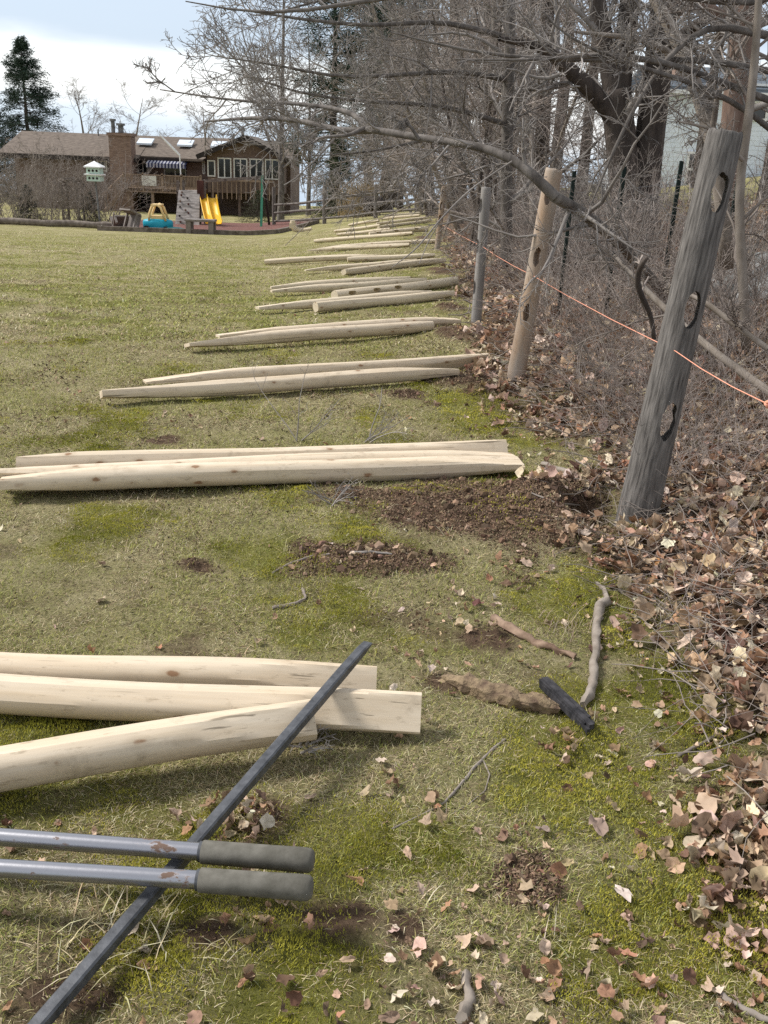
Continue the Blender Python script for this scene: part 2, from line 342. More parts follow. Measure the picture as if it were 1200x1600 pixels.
# ------------------------------------------------------------------ the ground: one sheet to the horizon
def build_ground():
    ys = np.concatenate([np.linspace(-6, .9, 8), np.arange(1.0, 6.5, .022), 6.5 * 1.012 ** np.arange(0, 300)]); ys = ys[ys < 240]
    ys = np.concatenate([ys, [300, 400, 600, 1000, 1800]])
    us = np.concatenate([np.linspace(-3.5, -.62, 14)[:-1], np.linspace(-.62, .62, 300), np.linspace(.62, 3.5, 14)[1:]])
    U, Y = np.meshgrid(us, ys); X = U * np.maximum(np.abs(Y), 1.6) * 1.0
    Z = zg(X, Y)
    mb = MB(); mb.grid(X, Y, Z)
    dm, _ = dirtf(X, Y); c = np.stack([mossf(X, Y), dm, litterf(X, Y) * (1 - sst(17, 30, Y) * sst(3, 6, X - xb(Y)))], -1).reshape(-1, 3); mb.c.append(c)
    m, nt, b = newmat('lawn_and_soil')
    a = nt.nodes.new('ShaderNodeAttribute'); a.attribute_name = 'col'; s = nt.nodes.new('ShaderNodeSeparateColor'); nt.links.new(a.outputs['Color'], s.inputs[0])
    n1 = noise(nt, .35, 6, .6); n2 = noise(nt, 5, 7, .7); n3 = noise(nt, 45, 5, .7); n4 = noise(nt, 1.3, 6, .65); n5 = noise(nt, .16, 4, .5, None, (.35, 1, 1))
    col = mixc(nt, mr(nt, n2, .38, .62), (.30, .27, .11), (.49, .42, .235))
    col = mixc(nt, mr(nt, n1, .42, .66, 0, .6), col, (.50, .44, .26))
    col = mixc(nt, mr(nt, n4, .46, .68, 0, .65), col, (.27, .275, .085))
    col = mixc(nt, mr(nt, n5, .48, .62, 0, .45), col, (.30, .29, .09))
    col = mixc(nt, mr(nt, n3, .3, .7, .45, 0), col, (.075, .06, .028)); n6 = noise(nt, 2.1, 7, .72); col = mixc(nt, mr(nt, n6, .52, .64, 0, .7), col, (.15, .11, .06)); n7 = noise(nt, 9, 5, .7); col = mixc(nt, mr(nt, n7, .56, .66, 0, .6), col, (.11, .085, .045))
    n8 = noise(nt, 160, 4, .75); n9 = noise(nt, 75, 4, .7, None, (1, .45, 1)); col = mixc(nt, mr(nt, n8, .52, .70, 0, .75), col, (.55, .48, .30)); col = mixc(nt, mr(nt, n9, .53, .66, 0, .8), col, (.055, .045, .02)); n10 = noise(nt, 110, 4, .7); col = mixc(nt, mr(nt, n10, .55, .68, 0, .7), col, (.19, .22, .05))
    ms = mixc(nt, mr(nt, n2, .35, .65), (.085, .095, .012), (.22, .22, .035)); fm = nt.nodes.new('ShaderNodeMath'); fm.operation = 'MULTIPLY'; fm.inputs[1].default_value = .75; nt.links.new(s.outputs[0], fm.inputs[0])
    col = mixc(nt, fm.outputs[0], col, ms)
    dr = mixc(nt, mr(nt, n3, .3, .7), (.075, .047, .031), (.20, .135, .088)); col = mixc(nt, s.outputs[1], col, dr)
    lt = mixc(nt, mr(nt, noise(nt, 22, 4, .7), .35, .65), (.06, .04, .028), (.27, .185, .125)); col = mixc(nt, s.outputs[2], col, lt)
    nt.links.new(col, b.inputs['Base Color']); b.inputs['Roughness'].default_value = .95; b.inputs['Specular IOR Level'].default_value = .1
    bump(nt, b, noise(nt, 60, 9, .8), 1.0, .03)
    o = obj('ground', mb, m, smooth=180); tag(o, kind='structure')
build_ground()

# ---- scattered ground cover (world density falling with distance, a little wider than the view)
def spots(rg, n, d0, d1, p=1.6, half=.50):
    u = rg.random(n); e = 1 - (p - 1) + 0.0
    a = 2 - p
    d = (d0 ** a + u * (d1 ** a - d0 ** a)) ** (1 / a) if abs(a) > 1e-6 else d0 * (d1 / d0) ** u
    x = rg.uniform(-half, half, n) * (d + .45); return x, d
def blades(rg, x, y, L, w, tilt, col, lift=0.0, az=None):
    n = len(x); az = rg.uniform(0, 2 * math.pi, n) if az is None else az
    z = zg(x, y) - .002 + lift; t = np.radians(tilt)
    d = np.stack([np.cos(az) * np.sin(t), np.sin(az) * np.sin(t), np.cos(t)], -1)
    s = np.stack([-np.sin(az), np.cos(az), 0 * az], -1) * (w * .5)[:, None]
    p = np.stack([x, y, z], -1); mid = p + d * (L * .55)[:, None]; tip = p + d * L[:, None] + np.stack([np.cos(az), np.sin(az), -.55 + 0 * az], -1) * (L * .22)[:, None]
    tip[:, 2] = np.maximum(tip[:, 2], z + .001); mid[:, 2] = np.maximum(mid[:, 2], z + .001)
    V = np.stack([p - s, p + s, mid + s * .8, mid - s * .8, tip], 1).reshape(-1, 3)
    o = np.arange(n)[:, None] * 5
    return V, o + np.array([[0, 1, 2, 3]]), o + np.array([[3, 2, 4]]), np.repeat(col, 5, 0)
def pal(rg, n, cols, jit=.2):
    c = np.array(cols)[rg.integers(0, len(cols), n)]; return c * (1 + rg.uniform(-jit, jit, (n, 1))) * (1 + rg.uniform(-.08, .08, (n, 3)))
def scatter_grass():
    rg = np.random.default_rng(11); mb = MB()
    def put(n, d0, d1, keep, L, w, tilt, cols, lift=0, p=1.6):
        x, y = spots(rg, n, d0, d1, p); k = rg.random(n) < keep(x, y); x, y = x[k], y[k]; n = len(x)
        sc = np.clip(y / 3.5, .8, 3.2) ** .75
        V, q, t, c = blades(rg, x, y, rg.uniform(*L, n) * sc ** .6, rg.uniform(*w, n) * sc, rg.uniform(*tilt, n), pal(rg, n, cols), lift); mb.add(V, [q, t], c)
    lawn = lambda x, y: (1 - .93 * litterf(x, y)) * (1 - .88 * dirtf(x, y)[0])
    patch = lambda x, y, s, sd: sst(.35, .65, fbm(x, y, s, sd))
    straw = [(.58, .50, .31), (.50, .42, .235), (.68, .60, .41), (.38, .315, .175), (.22, .17, .095)]
    green = [(.29, .29, .075), (.36, .355, .11), (.18, .20, .05), (.44, .42, .16)]
    put(520000, 1.05, 9, lambda x, y: lawn(x, y) * (.15 + .85 * patch(x, y, .35, 41)) * (1 - .6 * mossf(x, y)), (.010, .034), (.001, .0024), (55, 93), straw + [(.17, .125, .075), (.27, .21, .13), (.55, .47, .29)])
    put(280000, 1.05, 9, lambda x, y: lawn(x, y) * (.12 + .88 * patch(x, y, .4, 43)) * (1 - .4 * mossf(x, y)), (.010, .030), (.0012, .003), (15, 75), green)
    far = lambda x, y: sst(.42, .6, .62 * fbm(x, y, 1.6, 71) + .38 * fbm(x, y, .4, 72) + .16 * mossf(x, y))
    put(130000, 8, 34, lambda x, y: lawn(x, y) * (1 - .8 * far(x, y)) * (.3 + .7 * patch(x, y, .9, 75)), (.015, .035), (.003, .006), (35, 80), straw[:5] + [(.34, .31, .12), (.20, .16, .085)], p=1.5)
    put(120000, 8, 34, lambda x, y: lawn(x, y) * far(x, y), (.015, .035), (.003, .006), (35, 80), green + [(.27, .27, .07)], p=1.5)
    # longer dry tufts
    tx, ty = spots(rg, 70, 1.1, 7); k = (litterf(tx, ty) < .3) ; tx, ty = tx[k], ty[k]
    x = np.repeat(tx, 14) + rg.normal(size=len(tx) * 14) * .018; y = np.repeat(ty, 14) + rg.normal(size=len(tx) * 14) * .018; n = len(x)
    V, q, t, c = blades(rg, x, y, rg.uniform(.03, .075, n), rg.uniform(.0015, .003, n), rg.uniform(20, 85, n), pal(rg, n, straw[:3] + green[:2])); mb.add(V, [q, t], c)
    g0 = G(190, 1480); n = 60; x = g0[0] + rg.normal(size=n) * .09; y = g0[1] + rg.normal(size=n) * .07
    V, q, t, c = blades(rg, x, y, rg.uniform(.05, .12, n), rg.uniform(.002, .0035, n), rg.uniform(30, 85, n), pal(rg, n, straw[:3])); mb.add(V, [q, t], c)
    for px, py in ((905, 830), (880, 990), (1020, 960), (690, 690)):     # pulled-up dry grass by the hole
        g0 = G(px, py); n = 90; x = g0[0] + rg.normal(size=n) * .06; y = g0[1] + rg.normal(size=n) * .07
        V, q, t, c = blades(rg, x, y, rg.uniform(.05, .13, n), rg.uniform(.0015, .003, n), rg.uniform(30, 88, n), pal(rg, n, [(.38, .31, .22), (.30, .24, .17), (.2, .16, .1)])); mb.add(V, [q, t], c)
    tag(obj('grass', mb, colmat('grass_blades', .75, .25)), 'short dormant lawn grass, straw coloured and dull green', 'grass', kind='stuff')
    # moss: very short dense tips
    mb = MB()
    x, y = spots(rg, 750000, 1.05, 8, 1.7); k = rg.random(len(x)) < mossf(x, y) ** 1.2 * (1 - .9 * litterf(x, y)) * (1 - .8 * dirtf(x, y)[0]); x, y = x[k], y[k]; n = len(x)
    cush = fbm(x, y, .12, 47); hue = fbm(x, y, .3, 48)
    a = np.array([(.14, .15, .012)]); b = np.array([(.52, .47, .08)]); c = a + (b - a) * np.clip((hue * 1.5 - .25) + rg.uniform(-.18, .18, n) + (fbm(x, y, .05, 49) - .5) * .5, 0, 1)[:, None]
    az = rg.uniform(0, 6.283, n); L = rg.uniform(.004, .010, n) * np.clip(y / 3, .9, 2) ** .5; t = np.radians(rg.uniform(0, 55, n)); w = rg.uniform(.0010, .0020, n) * np.clip(y / 3, .9, 2.5)
    p = np.stack([x, y, zg(x, y) + sst(.40, .75, cush) * .022 - .003], -1); d = np.stack([np.cos(az) * np.sin(t), np.sin(az) * np.sin(t), np.cos(t)], -1) * L[:, None]
    s = np.stack([-np.sin(az), np.cos(az), 0 * az], -1) * w[:, None]
    mb.add(np.stack([p - s, p + s, p + d], 1).reshape(-1, 3), [np.arange(n * 3).reshape(n, 3)], np.repeat(c, 3, 0))
    tag(obj('moss', mb, colmat('moss_tips', .9, .3)), 'bright yellow green moss spreading over the damp ground by the leaf litter', 'moss', kind='stuff')
scatter_grass()

_an = np.radians([0, 28, 52, 75, 100, 128, 150, 180, 210, 232, 260, 285, 308, 332]); _rd = np.array([1, .70, .86, .66, .9, .66, .72, .6, .72, .66, .9, .66, .86, .70])
LEAF = np.vstack([[0, 0], np.stack([np.cos(_an) * _rd, np.sin(_an) * _rd * .95], -1)])
OVAL = np.vstack([[0, 0], np.stack([np.cos(_an), np.sin(_an) * (.42 + .06 * np.cos(_an * 3))], -1)])
def leaves(rg, x, y, size, col, lift, tilt=30, shape=LEAF, curl=.85):
    n = len(x); m = len(shape) - 1; T = np.repeat(shape[None, 1:], n, 0) * rg.uniform(.6, 1.15, (n, m, 1)); bk = rg.integers(1, m, n); ar = np.arange(n); T[ar, bk] *= .4; T[ar, bk - 1] *= .65
    rad = np.maximum(np.linalg.norm(T, axis=2, keepdims=True), 1e-6)
    if shape is LEAF: bl = rg.random((n, 1, 1)) ** .6; T = T * (1 - bl) + T / rad * (.68 * rg.uniform(.7, 1.2, (n, m, 1))) * bl
    T[..., 1] *= rg.uniform(.4, 1, (n, 1)); T = np.concatenate([np.zeros((n, 1, 2)), T * .55, T], 1); big = m > 9
    r2 = (T ** 2).sum(-1); az0 = rg.uniform(0, 6.283, n); al = T[..., 0] * np.cos(az0)[:, None] + T[..., 1] * np.sin(az0)[:, None]
    Z = al ** 2 * rg.uniform(-.5, 1.9, (n, 1)) * curl + rg.normal(size=T.shape[:2]) * .10 * (r2 > 0) + np.abs(T[..., 1]) * rg.uniform(-.1, .55, (n, 1)) + r2 ** 1.5 * rg.uniform(-.3, .5, (n, 1))
    V = np.concatenate([T, Z[..., None]], -1) * size[:, None, None]
    a = rg.uniform(0, 6.283, n); tx = np.radians(rg.normal(0, tilt, n)); ty = np.radians(rg.normal(0, tilt, n))
    def rot(V, i, j, t):
        c, s = np.cos(t)[:, None], np.sin(t)[:, None]; W = V.copy(); W[..., i] = V[..., i] * c - V[..., j] * s; W[..., j] = V[..., i] * s + V[..., j] * c; return W
    V = rot(rot(rot(V, 0, 2, ty), 1, 2, tx), 0, 1, a); V[..., 2] -= V[..., 2].min(1)[:, None] * .75
    V = V + np.stack([x, y, zg(x, y) + lift], -1)[:, None, :]
    i = np.arange(1, m + 1); k = np.roll(i, -1); f = np.concatenate([np.stack([0 * i, i, k], -1), np.stack([i, i + m, k + m], -1), np.stack([i, k + m, k], -1)])
    c = np.repeat(col[:, None, :], 2 * m + 1, 1) * np.concatenate([[.86], np.full(m, .97), np.full(m, 1.06)])[None, :, None]
    return V.reshape(-1, 3), ((ar * (2 * m + 1))[:, None, None] + f[None]).reshape(-1, 3), c.reshape(-1, 3)
LEAFC = [(.49, .355, .26), (.38, .26, .185), (.57, .44, .335), (.27, .175, .11), (.43, .29, .19), (.19, .115, .072), (.64, .53, .40), (.35, .20, .12), (.14, .09, .06), (.50, .37, .24), (.40, .30, .20)]
def scatter_leaves():
    rg = np.random.default_rng(5); mb = MB()
    x, y = spots(rg, 130000, 1.0, 26, 1.5, .62); keep = rg.random(len(x)) < litterf(x, y) * np.where(x - xb(y) > 3.5, .35, 1) * .9; x, y = x[keep], y[keep]; n = len(x)
    V, f, c = leaves(rg, x, y, (.012 + .044 * rg.random(n) ** 1.7) * np.clip(y / 5, 1, 1.8), pal(rg, n, LEAFC), rg.uniform(0, .035, n), 34); mb.add(V, [f], c)
    # strays over the lawn, thickening towards the litter and in small drifts
    x, y = spots(rg, 9000, 1.05, 14, 1.5); d = xb(y) - x
    keep = rg.random(len(x)) < np.clip(.9 * np.exp(-np.maximum(d, 0) / .30) + .10 * sst(.52, .7, fbm(x, y, .6, 61)) + .022, 0, 1) * (d > -.1); x, y = x[keep], y[keep]; n = len(x)
    V, f, c = leaves(rg, x, y, rg.uniform(.010, .030, n), pal(rg, n, LEAFC), 0.004, 28); mb.add(V, [f], c)
    for px, py, m, s in ((375, 1290, 60, .05), (655, 1035, 14, .07), (700, 975, 14, .07), (745, 945, 14, .06), (880, 1165, 16, .06), (620, 1240, 12, .06), (790, 1530, 26, .08), (640, 1480, 12, .07), (420, 1380, 20, .06), (1010, 1230, 12, .1),
                          (800, 890, 12, .08), (960, 1560, 20, .1), (850, 1350, 8, .1), (700, 1540, 10, .1), (560, 1460, 12, .12)):
        g = G(px, py); x = g[0] + rg.normal(size=m) * s; y = g[1] + rg.normal(size=m) * s; V, f, c = leaves(rg, x, y, rg.uniform(.012, .030, m), pal(rg, m, LEAFC), rg.uniform(.004, .02, m), 35); mb.add(V, [f], c)
    x, y = spots(rg, 110000, 1.05, 14, 1.7); k = rg.random(len(x)) < .12 + .88 * sst(.47, .66, fbm(x, y, .45, 63)); x, y = x[k], y[k]; n = len(x)      # crumbs of leaf and bark trodden into the turf
    V, f, c = leaves(rg, x, y, rg.uniform(.002, .0085, n) * np.clip(y / 3, .8, 2.2), pal(rg, n, [(.09, .06, .035), (.16, .11, .065), (.26, .19, .12), (.42, .33, .22), (.06, .045, .03)]), .006, 30, OVAL[::2]); mb.add(V, [f], c)
    tag(obj('fallen_leaves', mb, colmat('dead_leaves', .7, .15, 70, .32), smooth=180), 'dead brown and pinkish tan leaves littering the ground under the thicket', 'leaf litter', kind='stuff')
    lm = colmat('large_dead_leaf', .65, .15, 60, .18)
    for px, py, s, colr, shp, lab in ((1092, 1275, .078, (.47, .35, .25), LEAF, 'large flat tan leaf lying right of the mossy ground'),
                                      (932, 1300, .05, (.33, .24, .19), LEAF, 'curled brown leaf standing on moss left of the large tan leaf'),
                                      (972, 1405, .032, (.62, .52, .46), OVAL, 'small pale pinkish white leaf standing upright in dry grass'),
                                      (572, 1245, .030, (.48, .38, .25), OVAL, 'pale oval leaf lying flat on moss below the squared rail end'),
                                      (1158, 1130, .06, (.46, .33, .26), LEAF, 'broad pink tan leaf at the foot of the brush near the right edge'),
                                      (848, 1305, .03, (.30, .23, .19), LEAF, 'small grey brown leaf standing left of the curled brown leaf'),
                                      (822, 887, .035, (.50, .37, .28), LEAF, 'pale tan leaf on bare soil just below the dug hole'),
                                      (860, 893, .035, (.53, .41, .33), LEAF, 'light pinkish leaf at the left of the curved pale stick'),
                                      (745, 950, .045, (.22, .105, .09), LEAF, 'dark red brown leaf lying on the moss below the dirt pile'),
                                      (1020, 885, .04, (.36, .19, .08), LEAF, 'orange brown leaf at the edge of the leaf litter below the grey post'),
                                      (405, 1008, .025, (.36, .27, .17), LEAF, 'lone little tan leaf on the lawn behind the nearest rails'),
                                      (545, 1600 - 92, .03, (.42, .30, .2), LEAF, 'tan leaf on dark mossy turf right of the black bar')):
        g = G(px, py); r2 = np.random.default_rng(int(px)); V, f, c = leaves(r2, np.array([g[0]]), np.array([g[1]]), np.array([s]), np.array([colr]), np.array([.012]), 14, shp, .35)
        b = MB(); b.add(V, [f], c); tag(obj('fallen_leaf', b, lm, loc=g, smooth=180), lab, 'leaf')
scatter_leaves()

# ---- dug soil beside the posts
ICO = None
def clods(rg, C, size, col):
    ph = (1 + 5 ** .5) / 2
    v = nrm(np.array([(-1, ph, 0), (1, ph, 0), (-1, -ph, 0), (1, -ph, 0), (0, -1, ph), (0, 1, ph), (0, -1, -ph), (0, 1, -ph), (ph, 0, -1), (ph, 0, 1), (-ph, 0, -1), (-ph, 0, 1)], float))
    f = np.array([(0, 11, 5), (0, 5, 1), (0, 1, 7), (0, 7, 10), (0, 10, 11), (1, 5, 9), (5, 11, 4), (11, 10, 2), (10, 7, 6), (7, 1, 8), (3, 9, 4), (3, 4, 2), (3, 2, 6), (3, 6, 8), (3, 8, 9), (4, 9, 5), (2, 4, 11), (6, 2, 10), (8, 6, 7), (9, 8, 1)])
    n = len(C); V = v[None] * size[:, None, None] * rg.uniform(.35, 1.4, (n, 12, 1)) * rg.uniform(.55, 1.3, (n, 1, 3)) + C[:, None]
    return V.reshape(-1, 3), ((np.arange(n) * 12)[:, None, None] + f).reshape(-1, 3), np.repeat(col, 12, 0)
soil = colmat('crumbled_soil', .95, 0, 120, .3)
def dirt_pile(idx, n, lab, smax=.028):
    rg = np.random.default_rng(40 + idx[0]); mb = MB()
    for i in idx:
        cx, cy, rx, ry, hh = DIRT[i]; m = n if i == idx[0] else n // 2
        x = cx + rg.normal(size=m) * rx * .95; y = cy + rg.normal(size=m) * ry * .95; k = rg.random(m) < dirtf(x, y)[0] * 1.1; x, y = x[k], y[k]; m = len(x)
        s = .0014 + .0042 * rg.random(m) ** 2 + (rg.random(m) < .008) * rg.random(m) * smax * .55; C = np.stack([x, y, zg(x, y) + s * .35], -1)
        V, f, c = clods(rg, C, s, pal(rg, m, [(.15, .10, .066), (.10, .064, .042), (.20, .135, .088), (.07, .045, .03), (.25, .175, .115)])); mb.add(V, [f], c)
    g = (DIRT[idx[0]][0], DIRT[idx[0]][1], float(zg(DIRT[idx[0]][0], DIRT[idx[0]][1])))
    tag(obj('dirt_pile', mb, soil, loc=g), lab, 'dirt pile')
dirt_pile((0, 2, 1), 52000, 'large spread of dug brown soil beside the hole of the near grey post', .03)
dirt_pile((3, 4), 16000, 'dug soil scattered at the foot of the tan post, beside the third pair of rails', .03)
dirt_pile((5,), 3000, 'small dark soil heap at the foot of the slim upright grey post', .035)
dirt_pile((6,), 1500, 'low soil heap under the right ends of the rails behind the slim grey post', .035)
dirt_pile((7,), 2600, 'dark crumbly earth patch in the moss near the small grey brown leaf', .014)
dirt_pile((8, 9), 600, 'far little soil heap where the lying rails meet the thicket', .04)

# ------------------------------------------------------------------ fence rails lying on the lawn
def rail_mesh(L, r, e0, e1, seed, holes=(), bend=.01):
    """round rail along local X; e0/e1 = (taper length, end half thickness factor, roll of the flat cut)"""
    rg = np.random.default_rng(seed); K, S = 46, 26
    xs = np.linspace(-L / 2, L / 2, K); a = np.arange(S) * 2 * math.pi / S
    by = bend * np.sin((xs / L + .5) * math.pi) * rg.choice([-1, 1]); bz = .006 * np.sin((xs / L + .5) * 2 * math.pi + rg.random() * 6)
    rr = r * (1 + .02 * np.sin(xs * 2.2 + rg.random() * 6) + .015 * np.sin(xs * 7 + rg.random() * 6) + .04 * rg.choice([-1, 1]) * xs / L)
    Yc = rr[:, None] * np.cos(a)[None] * (1 + .03 * np.sin(2 * a + rg.random() * 6)); Zc = rr[:, None] * np.sin(a)[None]
    for q_ in range(6):                              # drawknife flats
        an = rg.uniform(0, 6.28); c, s = math.cos(an), math.sin(an); p = Yc * c + Zc * s; q = -Yc * s + Zc * c; lim = r * (rg.uniform(.93, .99) + .02 * np.sin(xs * rg.uniform(1, 4) + rg.random() * 6)); p = np.minimum(p, lim[:, None]); Yc = p * c - q * s; Zc = p * s + q * c
    for end, (tl, hf, roll) in ((0, e0), (1, e1)):
        if tl <= 0: continue
        dist = (xs + L / 2) if end == 0 else (L / 2 - xs)
        h = r * (hf + (1 - hf) * np.clip(dist / tl, 0, 1)) ; h = np.where(dist < tl, h, 9)
        c, s = math.cos(roll), math.sin(roll); p = Yc * c + Zc * s; q = -Yc * s + Zc * c
        p2 = np.clip(p, -h[:, None], h[:, None] * (1.0)); Yc = p2 * c - q * s; Zc = p2 * s + q * c
    V = np.stack([np.repeat(xs[:, None], S, 1), Yc + by[:, None], Zc + bz[:, None]], -1)
    i = np.arange(K * S).reshape(K, S); n = np.roll(i, -1, 1)
    mb = MB(); mb.add(V.reshape(-1, 3), [np.stack([i[:-1], n[:-1], n[1:], i[1:]], -1).reshape(-1, 4), np.array([i[0][::-1]]), np.array([i[-1]])])
    return mb
def bool_cut(me, cut, mats):
    """subtract the cutter from mesh me; returns a new mesh"""
    a = bpy.data.objects.new('a', me); b = bpy.data.objects.new('b', cut); COL.objects.link(a); COL.objects.link(b)
    m = a.modifiers.new('cut', 'BOOLEAN'); m.operation = 'DIFFERENCE'; m.object = b; m.solver = 'EXACT'
    dg = bpy.context.evaluated_depsgraph_get(); out = bpy.data.meshes.new_from_object(a.evaluated_get(dg))
    bpy.data.objects.remove(a); bpy.data.objects.remove(b); return out
def stadium(cx, cz, w, h, d, wob=0, seed=0):
    """oval prism through local Y, centred (cx, cz), height along Z"""
    rg = np.random.default_rng(seed); n = 20; a = np.arange(n) * 2 * math.pi / n
    x = np.cos(a) * w / 2 * (1 + wob * rg.normal(size=n)); z = np.sign(np.sin(a)) * (np.abs(np.sin(a)) ** .8) * h / 2 * (1 + wob * rg.normal(size=n))
    return [(cx + x[i], -d, cz + z[i]) for i in range(n)]
def lay(name, mesh_or_mb, p0, p1, mats, lab, cat, group, roll=0.0):
    p0 = Vector(p0); p1 = Vector(p1); d = (p1 - p0).normalized(); s = Vector((0, 0, 1)).cross(d).normalized(); u = d.cross(s)
    Rm = Matrix((d, s, u)).transposed() @ Matrix.Rotation(roll, 3, 'X')
    me = mesh_or_mb.mesh(name) if isinstance(mesh_or_mb, MB) else mesh_or_mb
    for m in mats: me.materials.append(m)
    me.polygons.foreach_set('use_smooth', np.ones(len(me.polygons), bool)); me.set_sharp_from_angle(angle=math.radians(22))
    o = bpy.data.objects.new(name, me); COL.objects.link(o); o.matrix_world = Matrix.Translation((p0 + p1) / 2) @ Rm.to_4x4()
    return tag(o, lab, cat, group)
PI = math.pi
RG = 'peeled wooden rails lying across the lawn'
# (left end px, right end px, radius, left cut, right cut, label, lift left, lift right)
RAILS = [
 ((-20, 1050), (588, 1073), .050, (0, 1, 0), (.42, .45, -.6), 'rear rail of the nearest pile, its cut end showing past the black bar', 0, 0),
 ((-260, 1072), (657, 1124), .056, (.4, .4, 1.2), (.44, .30, -.62), 'nearest pile\'s middle rail with a broad squared flat end on moss', 0, 0),
 ((-330, 1256), (489, 1130), .056, (.4, .4, 1.4), (.4, .55, -.75), 'frontmost slanting rail crossing under the black bar in the nearest pile', 0, .035),
 ((28, 731), (790, 707), .052, (.3, .6, 1.2), (.42, .45, -.6), 'rear rail of the second pile, ending in a square cut', 0, 0),
 ((2, 750), (802, 719), .052, (.5, .3, .4), (.4, .4, 1.5), 'thin middle rail squeezed between the second pile\'s two others', .004, .0),
 ((2, 759), (813, 727), .057, (.45, .4, 1.4), (.5, .25, 1.7), 'front knotty rail of the second pile, tapering to a thin right tip', 0, 0),
 ((226, 600), (760, 564), .050, (.7, .12, 1.55), (.6, .25, .35), 'rear rail of the third pair, right end in the leaves by the tan post', 0, 0),
 ((158, 620), (712, 584), .054, (.75, .42, 1.25), (.5, .4, 1.4), 'front honey coloured rail of the third pair with a long wedge cut left', 0, 0),
 ((340, 527), (716, 503), .052, (.6, .2, 1.5), (.4, .35, 1.6), 'rear rail of the fourth pair, pointed tip reaching the slim grey post\'s soil', 0, 0),
 ((292, 541), (673, 511), .056, (.8, .25, 1.3), (.3, .7, 1.2), 'front rail of the fourth pair, grey shaded left wedge and blunt right end', 0, 0),
 ((402, 483), (672, 460), .050, (.6, .25, 1.5), (.4, .5, 1.2), 'rear rail of the fifth pair, long point at its left', 0, 0),
 ((493, 482), (706, 461), .056, (.05, .9, 1.2), (.4, .5, 1.2), 'front thick rail of the fifth pair, just before the lying slotted post', 0, 0),
 ((423, 450), (640, 436), .048, (.5, .3, 1.5), (.4, .5, 1.2), 'rear rail of the sixth pair, left of the lying slotted post', 0, 0),
 ((424, 457), (665, 440), .050, (.6, .25, 1.5), (.4, .5, 1.2), 'front rail of the sixth pair, tip touching the lying slotted post', 0, 0),
 ((477, 424), (650, 409), .048, (.6, .2, 1.5), (.4, .5, 1.2), 'slim rear rail of the seventh pair under the hanging twig', 0, 0),
 ((537, 426), (694, 408), .054, (.2, .7, 1.2), (.4, .5, 1.2), 'thick pale front rail of the seventh pair under the hanging twig', 0, 0),
 ((414, 410), (596, 400), .052, (.2, .8, 1.2), (.5, .3, 1.5), 'long rail reaching farthest left of the middle rows, behind the seventh pair', 0, 0),
 ((543, 407), (679, 400), .050, (.2, .7, 1.2), (.4, .5, 1.2), 'knotty rail in line with the long left one, its end by the thicket', 0, 0),
 ((482, 392), (640, 383), .048, (.6, .25, 1.5), (.4, .5, 1.2), 'pointed rear rail of the pair ending under the far tan post', 0, 0),
 ((496, 389), (684, 377), .052, (.5, .3, 1.5), (.3, .6, 1.2), 'front rail of the pair ending under the far tan post', 0, 0),
 ((492, 376), (645, 368), .052, (.3, .6, 1.2), (.4, .5, 1.2), 'single rail just in front of the far slotted post on the lawn', 0, 0),
 ((527, 366), (610, 361), .048, (.4, .5, 1.2), (.4, .5, 1.2), 'short looking rail in line left of the far slotted post', 0, 0),
 ((523, 360), (594, 356), .050, (.4, .5, 1.2), (.3, .6, 1.2), 'rail behind the far slotted post, its left half of the row', 0, 0),
 ((591, 357), (674, 344), .050, (.4, .5, 1.2), (.3, .6, 1.2), 'rail slanting up to the thicket just behind the far slotted post', 0, 0),
 ((545, 350), (592, 348), .050, (.4, .5, 1.2), (.3, .6, 1.2), 'left rail of the second last row before the split-rail fence', 0, 0),
 ((588, 350), (666, 341), .050, (.4, .5, 1.2), (.3, .6, 1.2), 'right rail of the second last row before the split-rail fence', 0, 0),
 ((595, 342), (656, 337), .048, (.4, .5, 1.2), (.3, .6, 1.2), 'nearer rail of the last pair before the split-rail fence', 0, 0),
 ((600, 338), (667, 332), .048, (.4, .5, 1.2), (.3, .6, 1.2), 'farthest rail, behind all others and below the split-rail fence', 0, 0)]
for i, (a, b, r, e0, e1, lab, l0, l1) in enumerate(RAILS):
    p0 = G0(*a, zbase, r + l0); p1 = G0(*b, zbase, r + l1)
    off = .014 if p0[1] < 9 else .01
    for p in (p0, p1): p[2] += off
    # keep a believable length for the far ones (sight lines there are too flat to fix the depth)
    if p0[1] > 14:
        c = (p0 + p1) / 2; Lx = abs(p1[0] - p0[0]); dy = np.clip((p1[1] - p0[1]) / 2, -.25 * Lx, .55 * Lx)
        q0 = P3(*a, c[1] - dy); q1 = P3(*b, c[1] + dy)
        for p, q in ((p0, q0), (p1, q1)): p[:] = q; p[2] = zbase(q[0], q[1]) + r + .01
    L = float(np.linalg.norm(p1 - p0))
    lay('fence_rail', rail_mesh(L, r, e0, e1, 100 + i, bend=.006), p0, p1, [M['rail'] if i < 10 else M['rail_far']], lab, 'fence rail', RG)

